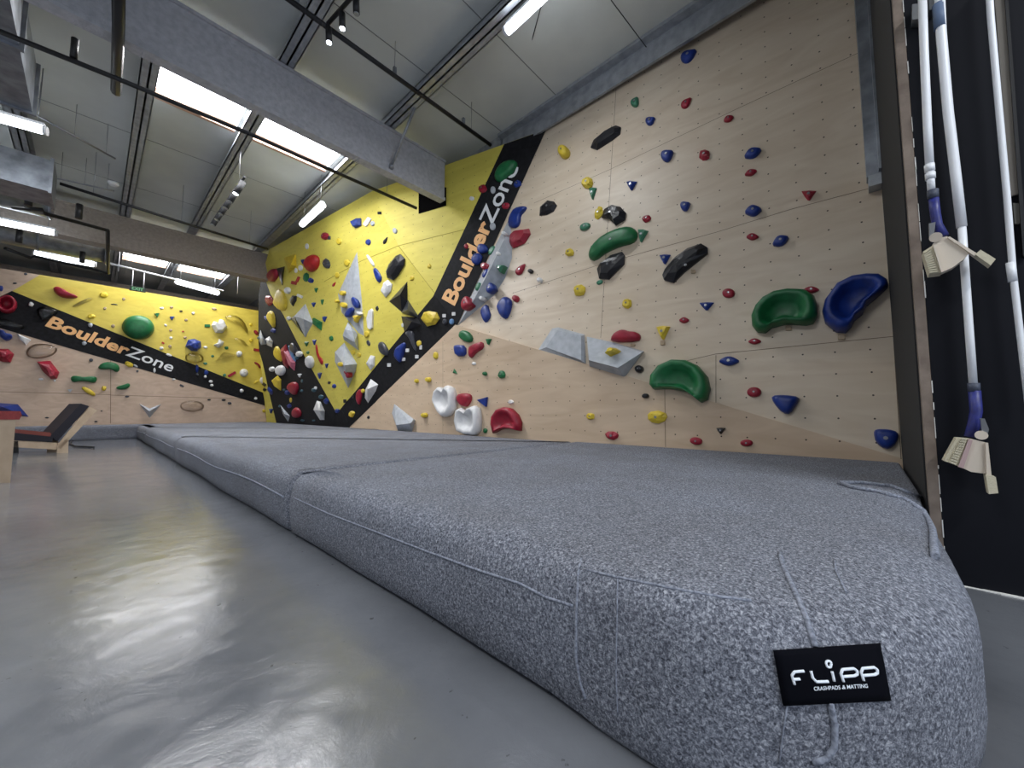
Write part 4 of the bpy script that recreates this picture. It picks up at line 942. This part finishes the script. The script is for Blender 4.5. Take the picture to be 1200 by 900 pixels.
big('green wedge hold right of the grey pyramid volume', 'green', 'facet', .12, ZK([(925, 400), (940, 390), (1055, 450), (1045, 565), (935, 480)]))
big('white long slab hold right of the spear-shaped volume', 'white', 'slab', .06, ZL([(612, 400), (640, 290), (680, 262), (697, 300), (690, 530), (655, 555), (625, 530)]))
big('white shield-shaped hold above the right black stripe', 'white', 'facet', .09, ZJ([(838, 455), (870, 398), (898, 405), (895, 470), (870, 502)]))
big('white teardrop hold on the border of the left black stripe', 'white', 'smooth', .14, ell(364, 424, 9, 15, -8))
big('black leaf-shaped hold left of the grey pyramid', 'black', 'facet', .08, ZK([(600, 130), (640, 75), (695, 80), (690, 150), (645, 225), (612, 190)]))
big('red two-piece stick hold on the lower left of the yellow', 'red', 'smooth', .06, ZJ([(480, 320), (492, 325), (502, 400), (535, 430), (528, 475), (505, 430), (488, 390)]))
big('blue faceted hold at the top of the yellow overhang', 'blue', 'facet', .12, ZI([(732, 360), (770, 335), (800, 335), (803, 385), (765, 405), (742, 390)]))
# --- left black stripe
big('yellow leaf-shaped hold high on the left black stripe', 'yellow', 'smooth', .12, ZK([(275, 370), (320, 285), (370, 300), (400, 400), (395, 550), (340, 480)]))
big('yellow leaf-shaped hold in the middle of the left black stripe', 'yellow', 'smooth', .12, ZJ([(188, 380), (210, 322), (240, 370), (252, 450), (205, 420)]))
big('yellow heart-shaped hold low on the left black stripe', 'yellow', 'facet', .12, ZJ([(175, 575), (215, 540), (240, 570), (238, 645), (200, 620)]))
big('tall crimson fin hold on the left black stripe', 'crimson', 'facet', .14, ZJ([(245, 350), (275, 320), (300, 420), (290, 490), (265, 470)]))
big('pink and red fin hold next to the tall crimson fin', 'pink', 'facet', .14, ZJ([(268, 345), (292, 370), (340, 450), (335, 505), (300, 470)]))
big('grey leaf hold at the top of the left black stripe cluster', 'charcoal', 'smooth', .12, ZJ([(300, 340), (320, 300), (350, 345), (365, 380), (345, 395), (315, 370)]))
big('light blue thin stick hold beside the pink fin', 'lightblue', 'smooth', .07, ZJ([(290, 330), (300, 330), (345, 435), (338, 445), (310, 400)]))
volume('grey kite volume at the left edge of the overhang', 'grey', ZK([(150, 690), (182, 555), (240, 680), (270, 765), (190, 775)]), [(308, 396, .14)], [(0, 1, 5), (1, 2, 5), (2, 3, 5), (3, 4, 5), (4, 0, 5)])
volume('small white square volume touching the grey kite volume', 'white', ZK([(240, 690), (308, 645), (360, 720), (350, 810), (275, 775)]), [(315, 399, .13)], [(0, 1, 5), (1, 2, 5), (2, 3, 5), (3, 4, 5), (4, 0, 5)])
big('big white ball hold in the middle of the left black stripe', 'white', 'smooth', .17, ell(330, 434, 10.5, 12.5))
big('crimson knob hold with a pointed tip on the left black stripe', 'crimson', 'smooth', .16, ZJ([(285, 620), (310, 585), (355, 585), (365, 630), (345, 685), (305, 650)]))
big('crimson rounded hold near the foot of the left black stripe', 'crimson', 'smooth', .15, ZJ([(322, 800), (330, 775), (350, 762), (372, 775), (385, 810), (368, 838), (330, 835)]))
volume('thin grey shard volume low on the left black stripe', 'grey', ZJ([(230, 745), (300, 825), (288, 870), (250, 815)]), [(333.5, 485, .1)], [(0, 1, 4), (1, 2, 4), (2, 3, 4), (3, 0, 4)])
volume('white fang-shaped volume at the foot of the left black stripe', 'white', ZJ([(462, 780), (487, 715), (515, 722), (545, 790), (543, 855), (510, 855)]), [(374, 481, .18)], [(0, 1, 6), (1, 2, 6), (2, 3, 6), (3, 4, 6), (4, 5, 6), (5, 0, 6)])
# --- far wall
big('crimson curved bean hold at the top of the far yellow wall', 'crimson', 'smooth', .2, ZM([(370, 235), (390, 215), (430, 225), (490, 265), (550, 285), (535, 300), (450, 298), (400, 275)]))
big('large green egg-shaped hold on the far yellow wall', 'green', 'smooth', .35, ell(161.7, 384, 38.5, 28, 8, 18))
big('crimson doughnut hold at the left end of the far black stripe', 'crimson', 'scoop', .3, ell(9, 357.5, 23, 21, 0, 18))
big('blue knuckle-shaped hold at the left edge below the far stripe', 'blue', 'smooth', .2, ZM([(-10, 520), (25, 520), (45, 545), (80, 550), (92, 570), (70, 595), (40, 600), (-10, 560)]))
big('white pinched hold below the left part of the far stripe', 'white', 'facet', .12, ZM([(120, 545), (220, 590), (185, 628), (140, 592)]))
big('crimson faceted hold at the left picture edge below the far stripe', 'crimson', 'facet', .25, ZM([(-20, 655), (60, 655), (100, 690), (75, 750), (20, 745), (-20, 730)]))
big('crimson pointed faceted hold right of the cut-off crimson one', 'crimson', 'facet', .25, ZM([(262, 745), (355, 738), (418, 820), (400, 862), (360, 865), (300, 810)]))
big('green arched hold under the letters of the far stripe', 'green', 'smooth', .15, ZM([(685, 790), (710, 755), (770, 742), (830, 760), (845, 800), (820, 822), (780, 795), (720, 800)]))
big('green bone-shaped hold low on the far plywood', 'green', 'smooth', .13, ZN([(495, 80), (510, 62), (540, 62), (590, 72), (640, 65), (680, 70), (682, 100), (660, 114), (620, 105), (560, 100), (510, 110)]))
big('yellow bone-shaped hold below the green bone-shaped hold', 'yellow', 'smooth', .12, ZN([(568, 150), (590, 135), (650, 165), (675, 195), (660, 207), (610, 185)]))
big('small green curved hold right of the green bone-shaped hold', 'green', 'smooth', .1, ZN([(812, 150), (830, 135), (870, 125), (905, 112), (918, 130), (895, 155), (845, 162)]))
volume('grey V-shaped volume pointing down on the far plywood', 'grey', ZN([(978, 258), (1052, 292), (1133, 262), (1052, 358)]), [(175, 482, .2)], [(0, 1, 4), (1, 2, 4), (2, 3, 4), (3, 0, 4)])
big('white tooth-shaped hold on the far yellow wall', 'white', 'facet', .25, ZP([(580, 270), (600, 230), (640, 258), (660, 210), (700, 220), (735, 290), (690, 345), (620, 345)]))
big('small white bone-like hold below the white tooth-shaped hold', 'white', 'facet', .15, ZP([(600, 465), (640, 445), (655, 405), (705, 435), (690, 470), (650, 495)]))
big('blue faceted round hold on the far yellow wall near the stripe', 'blue', 'facet', .28, ZP([(318, 480), (345, 415), (410, 408), (470, 435), (475, 490), (430, 530), (380, 525)]))
big('clear oval dish hold under the blue faceted round hold', 'clear', 'smooth', .12, ell(227.6, 419.5, 22, 12, 3))
big('clear crescent hold right of the white tooth-shaped hold', 'clear', 'smooth', .1, ZP([(700, 190), (760, 165), (840, 175), (910, 230), (950, 330), (930, 340), (880, 270), (800, 220)]))
big('small clear crescent hold right of the small white bone-like hold', 'clear', 'smooth', .08, ZP([(790, 415), (830, 395), (890, 410), (940, 460), (930, 472), (870, 440)]))
big('clear triangular hold below the small clear crescent', 'clear', 'slab', .06, ZP([(620, 630), (700, 540), (820, 560), (810, 580)]))
big('clear teardrop hold at the first letter of the far stripe', 'clear', 'smooth', .1, ZM([(250, 385), (290, 352), (370, 360), (420, 400), (340, 450), (300, 465)]))
big('clear long teardrop hold at the left end of the far stripe', 'clear', 'smooth', .1, ZM([(-20, 440), (20, 435), (160, 485), (175, 505), (150, 522), (60, 505), (-20, 490)]))
big('clear round dish hold just under the far stripe', 'clear', 'smooth', .1, ZM([(180, 670), (220, 625), (300, 615), (370, 630), (410, 660), (370, 700), (280, 725), (200, 715)]))
big('clear thin stick hold on the far yellow wall, right of the crimson bean', 'clear', 'smooth', .06, ZM([(505, 350), (630, 290), (650, 300), (640, 315), (530, 358)]))
big('clear oval dish hold low on the far plywood', 'clear', 'smooth', .08, ell(225, 476, 28, 13, 0))
bl = volume('blue and teal low volume at the far wall, behind the red cushion', 'blue', ZN([(-120, 330), (-60, 250), (125, 262), (202, 350)]), [(3, 477, .4)], [(0, 1, 4), (1, 2, 4), (2, 3, 4), (3, 0, 4)])

# --- small and medium holds: x, y, w, h, angle, shape, colour
S = '''406,438.7,10,5.5,65,moon,crimson;808,66,23,13,-35,drop,blue;745,120,13,10,-60,drop,mint;805,121,17,9,-45,drop,crimson;763,142,13,10,-30,drop,blue;854,140,14,9,-25,eye,crimson;662.5,180,12,14,20,ball,yellow;783,182.5,17,14,-35,drop,blue
826,182.5,14,12,-10,rock,crimson;882.5,180.5,24,14,-25,eye,blue;880,203,17,9,-20,eye,crimson;689,215,13,13,0,rock,yellow;740.5,218,12,11,0,wedge,blue;695,227,9,15,0,wedge,mint;702,250,9,15,20,rock,yellow
686,266,13,8,-25,oval,mint;753,276.5,12,16,10,wedge,mint;668,296,10,10,0,rock,yellow;758,256.6,11,8,-15,rock,crimson;804,241.6,13,12,-30,drop,blue;703,331,8,5,-25,oval,mint;779.6,304,13,12,0,wedge,blue
611,315.6,17,8,-50,drop,crimson;622.6,318.4,6,5,0,ball,black;633.6,329,6,6,0,ball,white;680,340.6,14,14,10,rock,yellow;605.6,350.6,7,8,0,ball,crimson;735,356,12,11,0,rock,yellow;828.4,359,17,10,0,wedge,blue
777.6,390,16,17,0,wedge,yellow;802,375.6,13,9,0,eye,crimson;750,433,10,9,0,ball,black;757,464,8,6,20,ball,black;770,488.6,24,14,0,rock,yellow;692,488,10,8,0,rock,yellow;718,510.4,16,10,0,rock,crimson;816,516.8,15,9,10,oval,crimson
948,229.4,17,12,0,wedge,crimson;883,248,22,16,-10,eye,blue;882,278,16,10,0,eye,crimson;915,283,23,15,-25,eye,blue;950.7,340,21,10,0,eye,crimson;854,344,15,11,0,oval,crimson;884.6,400.3,17,9,0,eye,crimson;854.7,423.5,26,14,0,eye,blue
884,459.7,17,12,0,oval,crimson;845,504.7,11,8,0,wedge,black;875,519,15,8,0,oval,crimson;924,385,7,5,0,bar,tan;986,395.5,8,6,0,bar,tan;812.6,318.6,5,4,0,bar,tan;777,402,5,5,0,bar,tan;742,404.5,5,3,0,bar,tan
573,400.5,7,8,0,wedge,green;555.7,426,5,4,0,rock,white;533,436,7,4,60,wedge,green;569,438,4.5,5,0,ball,green;588.4,439,8,10,0,rock,green;511,416.5,6,9,0,rock,yellow;503,445,5.5,6,0,ball,yellow;489,446.5,4,5,0,ball,yellow
599,471,7,5,0,rock,white;569,504.6,5,6,0,rock,green;498.7,486.6,6,6,0,ball,yellow;511,473,4,6,0,ball,yellow;412.5,485,7,8,30,rock,yellow;432,489,3,4,0,rock,black;576,338,9,13,20,drop,blue;587,315,9,9,0,wedge,mint
560.6,336,10,5,-65,oval,mint;569,320.5,11,5,-60,oval,blue;548.5,356,12,17,15,drop,crimson;568.5,312,9,8,-30,rock,crimson;577,293.7,12,6,-55,oval,mint;565,350,4,5,0,ball,white;585,298,4.5,5,0,ball,white;591,274,4,5,0,ball,white
566,221.6,10,10,-30,rock,crimson;578,223,6,9,0,oval,grey;592.4,241.4,10,8,-20,rock,crimson;606.7,215.7,10,8,-15,rock,blue;577.7,265.6,7,9,0,oval,grey;547,289,5,6,0,ball,crimson;553,232.6,6,5,0,rock,white
521,370,4,4,0,bar,white;532,368,4,4,0,bar,white;530,377,5,7,0,ball,lightblue;522,377,5,7,0,ball,charcoal;491.5,402.5,6,7,0,rock,yellow;493.5,407,3,5,0,bar,white;478,410.5,4,4,0,bar,white;473.5,421,4,4,0,bar,white;456.5,427.7,4,4,0,bar,white;489,418,4,4,0,bar,white
431,260,11,5,-55,bar,white;437,262,5,6,0,oval,grey;445,249.7,4,3,0,bar,black;463,270.5,5,7,-20,oval,grey;431.7,284,6,7,0,rock,blue;452,281.7,10,4,-60,drop,black;381,276.7,9,9,0,rock,crimson;386,278.7,3,4,0,bar,charcoal
397.5,283,6,8,0,oval,yellow;360,288.7,4,7,0,oval,white;355.7,306.7,6,6,0,wedge,blue;383.3,309.2,9,12,-20,rock,charcoal;352.5,314,5,7,0,oval,white;347,317,3.5,6,0,oval,white;359,325,7,11,0,rock,green;364.5,328.7,7,6,20,rock,blue
345,331.5,6,4,10,bar,red;349.5,327.5,7,3,-65,bar,red;338,340.5,6,8,0,ball,white;370.8,340,4.5,6,0,wedge,green;391.7,333,7,3,-55,drop,red;395.3,322.5,5,7,0,oval,yellow;406.7,308,6,8,0,oval,yellow;401,343.5,6,6,0,oval,yellow
483,326,5,6,0,rock,yellow;503,312,5,6,0,rock,yellow;394.3,353,3.5,4,0,ball,yellow;402.3,357.5,8,6,25,oval,yellow;416,354.6,14,6,65,oval,blue;409.6,366,14,7,-50,oval,blue;420.8,367,6,3,25,oval,white;417.5,373.6,8,9,0,wedge,yellow
430,391.7,6,8,0,oval,yellow;432,402,4,7,-20,oval,charcoal;442,361.5,3.5,6,0,rock,black;472,381,3,5,0,oval,white;414,413,5,6,0,oval,yellow;420.5,416,5,6,0,oval,yellow;399,427,6,5,10,oval,yellow;426,458,4,5,0,ball,yellow
368,357,5,6,0,wedge,blue;378,354,4,7,0,wedge,green;339,373,4,5,0,ball,white;380.7,373.8,5.5,7,0,wedge,blue;359.6,403,5,6,0,wedge,green;368.7,401,5,7,0,wedge,blue;388.5,396.6,5,6,0,rock,green;361,413,3.5,4,0,rock,green
383,428.5,4.5,6,0,wedge,blue;375,440,5,8,0,wedge,blue;386,448.5,2.5,3,0,bar,black;391.7,452.5,5,5,0,rock,blue;395.5,481.5,6,5,0,rock,blue;351.7,347,7,3,25,bar,white;404.5,470,3,4,0,bar,black;414,465,3,3,0,bar,black
316,352,8,13,-15,rock,crimson;311.7,373,3,6,-30,oval,blue;320.6,387.5,6,5,20,rock,blue;305,396,5,4,0,ball,teal;352,414.7,6.5,7,0,ball,white;348,419,5,5,0,rock,teal;320,432.5,5.5,6,0,ball,white;317,458,10,5,60,rock,blue;337,460,6,6,0,rock,blue
341,468.7,3,6,0,oval,yellow;339.5,476,5.5,5,0,rock,blue;368,457,5.5,5,0,rock,teal;370,454.5,4,4,0,rock,white;376.7,465,6,5,0,oval,teal;382.5,470,6,7,0,rock,blue;353.7,458,4,3,0,oval,teal;351.7,440,5,5,0,wedge,white
354.5,492.5,5,3,0,rock,teal;367.8,492.8,4,2,0,oval,teal;354,446.5,2.5,4,0,oval,teal;333,457,4,3,0,rock,teal;328,476,3,3,0,oval,teal;307,445.7,5,8,0,ball,white;310,450.5,4,3,40,bar,black;310.5,456.5,3,3,30,bar,black;318,481.5,5,6,0,wedge,blue;309,481.5,3.5,4,0,ball,yellow
36.7,356.7,6,6,0,rock,white;106,381,6,5,0,rock,grey;98.7,402.5,6,5,0,rock,grey;121.7,346,10,7,0,rock,yellow;106.7,371,10,6,0,rock,yellow;134,357,9,2.5,5,moon,black;184,369.5,6,5,0,tri,green;151,427,11,6,25,rock,yellow
82,458,6,4,0,tri,grey;55,489.5,6,2.5,0,eye,black;119,481.7,3,2,0,eye,black;112.5,494,5,2.5,0,eye,black;149,464.7,6,3,0,eye,charcoal;106.7,422,5,4,0,oval,charcoal;161,435,3,3,0,oval,charcoal;121.7,455,6,6,0,rock,yellow;48,444.5,6,3,0,rock,white;64,446,3,3,0,rock,white
201.6,373,6,5,0,wedge,blue;212,364.5,3.5,1.5,0,bar,black;201,360,4,3,0,oval,tan;218,375,4,3,0,oval,tan;200,387,4,3,0,oval,tan;217,395.5,4,3,0,oval,tan;199,406,4,4,0,oval,tan;145,350.5,4,3.5,0,oval,tan;123,361.5,4,3.5,0,oval,tan;132.5,382,4.5,4,0,oval,tan
189.6,361,5,2.5,0,oval,white;226.4,367,4,3,0,oval,white;200.4,396,4,3,0,oval,white;194,381,4,2.5,30,oval,white;240.7,407,5,3,0,oval,white;189,408,5,4,0,rock,white;198,416,7,3,20,rock,white;251,362,6,3,10,oval,tan;191,402,3.5,2,30,bar,red;214.5,388.5,2.5,1.5,0,bar,red
242.8,381.7,6.5,3,0,bar,green;265.4,407.6,5,4,0,rock,green;249,417.4,4,3,0,rock,mint;240.4,426,5,3,0,rock,mint;280,414.8,7,7,0,ball,white;285.6,437,10,9.5,0,ball,white;300,389.7,7,4,50,oval,crimson;301,410.3,8,3,10,bar,crimson
301.5,428,11,5,45,moon,crimson;294,380.6,4,4,0,rock,yellow;294,399,5,4.5,0,rock,yellow;271.6,438.7,10,3,-30,bar,crimson;263,439.6,4,4,0,rock,mint;230.8,432,4,10,0,rock,blue;231,439,3,3,0,ball,charcoal;241.5,436.5,5,6,0,rock,blue;240.5,441.5,3.5,3.5,0,ball,white
247,447,5,3,0,oval,white;248,451.5,4,3,0,ball,white;283,458,4.5,4.5,0,ball,white;299.5,467,4,3,0,oval,white;181,434,3,6,0,rock,white;203.5,444.5,4,2.5,0,rock,white;159,429,6,3,30,rock,grey;245,468.5,4,2,0,oval,black;262,468.7,5,2.5,0,oval,black;269,472.5,5,3,0,oval,charcoal;213,452,5,2,25,bar,charcoal
17.5,316.5,6,3,0,oval,charcoal;30,321,4,3,0,oval,charcoal;17.5,332,5,2,0,oval,charcoal;1,338,6,7,0,rock,blue;300,448,7,3,-30,rock,yellow'''
WORD = {'oval': 'oval', 'ball': 'round', 'rock': 'lumpy', 'drop': 'teardrop', 'eye': 'almond-shaped', 'wedge': 'tapered', 'tri': 'triangular', 'moon': 'crescent', 'bar': 'blocky'}
def in_poly(x, y, P):
    r = False
    for i in range(len(P)):
        (x1, y1), (x2, y2) = P[i], P[(i+1) % len(P)]
        if (y1 > y) != (y2 > y) and x < (x2-x1)*(y-y1)/(y2-y1)+x1: r = not r
    return r
RS = [(397, 480), (415, 474), (508, 347), (592, 167), (640, 150), (540, 385), (412, 505)]
LS = [(300, 340), (317, 344.5), (332, 369), (355, 414), (397, 480), (397, 505), (325, 500), (308, 425)]
FS = [(14, 341), (308, 460), (311, 475.5), (150, 428), (0, 384.5)]
EV = [(536, 382), (553, 345), (574, 300), (597, 256), (601, 280), (600, 302), (592, 326), (579, 346)]
rows = []
for it in S.replace('\n', ';').split(';'):
    f_ = it.split(','); x, y, w_, h, a = map(float, f_[:5]); sh, colr = f_[5], f_[6]
    on_ev = in_poly(x, y, EV)
    hh = hitw(x, y)
    if hh is None: continue
    sc = depth(hh[0])/450; m_ = min(w_, h)*sc
    hgt = max(.022, min(.16, m_*(.8 if sh in ('ball',) else .42)))
    style = {'oval': 'smooth', 'ball': 'smooth', 'rock': 'facet', 'drop': 'smooth', 'eye': 'smooth', 'wedge': 'facet', 'tri': 'slab', 'moon': 'smooth', 'bar': 'slab'}[sh]
    pts = shape_px(sh, x, y, w_, h, a)
    lift = 0
    if on_ev: lift = .13
    r = dome(pts, hgt, style)
    if r is None: continue
    mb, cc, nn, reg, size = r
    if lift or (393 < x < 424 and 340 < y < 376) or (396 < x < 408 and 424 < y < 442):
        dv = (CP-cc).normalized(); lf = lift or ((.24 if y < 432 else .17) if y > 420 else .085); sh_ = dv*(lf/dv.dot(nn))
        for v_ in mb.v: v_ += sh_
        for v_ in mb.v:
            if (v_-(cc+sh_)).dot(nn) < 0: v_ -= nn*lf*.55
        cc = cc+sh_
    o = build(mb, 'climbing_hold', HM[colr], None, cc)
    if min(w_, h) >= 8 and colr != 'tan': bolt_on(o, cc, nn, hgt, size)
    if in_poly(x, y, EV): rg = 'the long grey edge volume'
    elif reg == 'slab': rg = 'the plywood slab'
    elif reg == 'low': rg = 'the lower plywood'
    elif reg == 'prow': rg = 'the right black stripe' if in_poly(x, y, RS) else 'the left black stripe' if in_poly(x, y, LS) else 'the yellow overhang'
    else: rg = 'the far black stripe' if in_poly(x, y, FS) else ('the far yellow wall' if (x > 13 and y < 341+(x-14)*.405 and x > 45-(y-319)*1.4) else 'the far plywood')
    cn = {'mint': 'dull green', 'lightblue': 'light blue', 'charcoal': 'dark grey', 'tan': 'tan'}.get(colr, colr)
    rows.append(dict(o=o, c=cn, w=WORD[sh], x=x, y=y, ar=w_*h, rg=rg, d=depth(cc)))
SHORT = [('the green sausage hold', 716, 287), ('the longest black hold', 804, 309), ('the high black hold', 711, 162), ('the big blue kidney hold', 1000, 355), ('the green half-moon hold', 920, 366), ('the big green arch hold', 800, 445),
         ('the crimson bean hold', 734, 397), ('the grey wedge volume', 720, 418), ('the blue heart-shaped hold', 921, 476), ('the upright blue egg hold', 592, 361), ('the square blue hold', 540, 411), ('the crimson arch hold', 595, 492),
         ('the white horned holds', 530, 480), ('the grey edge volume', 578, 318), ('the green hold on the lettering', 594, 202), ('the yellow pebble hold', 505, 374), ('the dark oval hold', 450, 409), ('the white prism volume', 435, 458),
         ('the large black faceted hold', 464, 313), ('the grey spear volume', 414, 345), ('the big red shell hold', 367, 309), ('the grey pyramid volume', 357, 375), ('the largest pale volume', 405, 430), ('the tall crimson fin', 336, 418),
         ('the big white ball', 330, 434), ('the white fang volume', 374, 481), ('the crimson round hold', 321, 323), ('the crimson knob', 344, 456), ('the large green egg hold', 162, 384), ('the crimson far bean', 76, 344), ('the white tooth hold', 256, 383),
         ('the blue faceted round hold', 226, 405), ('the grey V-shaped volume', 176, 480), ('the green bone hold', 98, 445), ('the letter B of the far stripe', 62, 378), ('the far doughnut hold', 9, 357), ('the far bottom-right corner', 300, 480), ('the blue corner hold', 1038, 514)]
def rel(r, k=0):
    L_ = sorted(SHORT, key=lambda s: math.hypot(s[1]-r['x'], s[2]-r['y']))[k]; dx, dy = r['x']-L_[1], r['y']-L_[2]
    if abs(dx) > 2*abs(dy): d = 'right of' if dx > 0 else 'left of'
    elif abs(dy) > 2*abs(dx): d = 'below' if dy > 0 else 'above'
    else: d = ('lower' if dy > 0 else 'upper')+'-'+('right' if dx > 0 else 'left')+' of'
    return d+' '+(L_[0].replace('the ', '', 1)+'#').replace(' hold#', '').replace('#', '')
from collections import defaultdict
def size_word(r):
    a = r['ar']; return 'tiny' if a < 30 else 'small' if a < 110 else 'medium' if a < 230 else 'larger'
for r in rows: r['rg'] = r['rg'].replace('the ', ''); r['l'] = '%s %s %s hold on %s' % (size_word(r), r['c'], r['w'], r['rg'])
def groups():
    g = defaultdict(list)
    for r in rows: g[r['l']].append(r)
    return [v for v in g.values() if len(v) > 1]
for v in groups():
    for r in v: r['l'] = '%s %s %s hold on %s, %s' % (size_word(r), r['c'], r['w'], r['rg'], rel(r))
for v in groups():
    xs_ = [r['x'] for r in v]; ys_ = [r['y'] for r in v]; hz = (max(xs_)-min(xs_)) > (max(ys_)-min(ys_))
    v.sort(key=lambda r: r['x'] if hz else r['y']); nw = {2: 'two', 3: 'three', 4: 'four', 5: 'five', 6: 'six'}.get(len(v), str(len(v)))
    for i, r in enumerate(v):
        a_, z_ = ('leftmost', 'rightmost') if hz else ('topmost', 'lowest')
        w_ = a_ if i == 0 else z_ if i == len(v)-1 else ['second', 'third', 'fourth', 'fifth'][i-1]+(' from left' if hz else ' from top')
        r['l'] = r['l'].replace('hold on ', '').replace(' '+r['rg'], ' hold on '+r['rg']).replace(', ', ', %s of %s ' % (w_.replace(' from ', '-from-'), nw), 1)
cnt = defaultdict(int)
for r in rows: cnt[(r['c'], r['rg'])] += 1
for r in rows:
    if len(r['l'].split()) > 16: r['l'] = r['l'].replace(' '+r['w']+' ', ' ', 1)
    assert len(r['l'].split()) <= 16, r['l']
    r['o']['label'] = r['l']; r['o']['category'] = 'climbing hold'
    if cnt[(r['c'], r['rg'])] > 1: r['o']['group'] = '%s holds on %s' % (r['c'], r['rg'])
for o in list(bpy.data.objects):
    if '_o' in o.keys(): del o['_o']
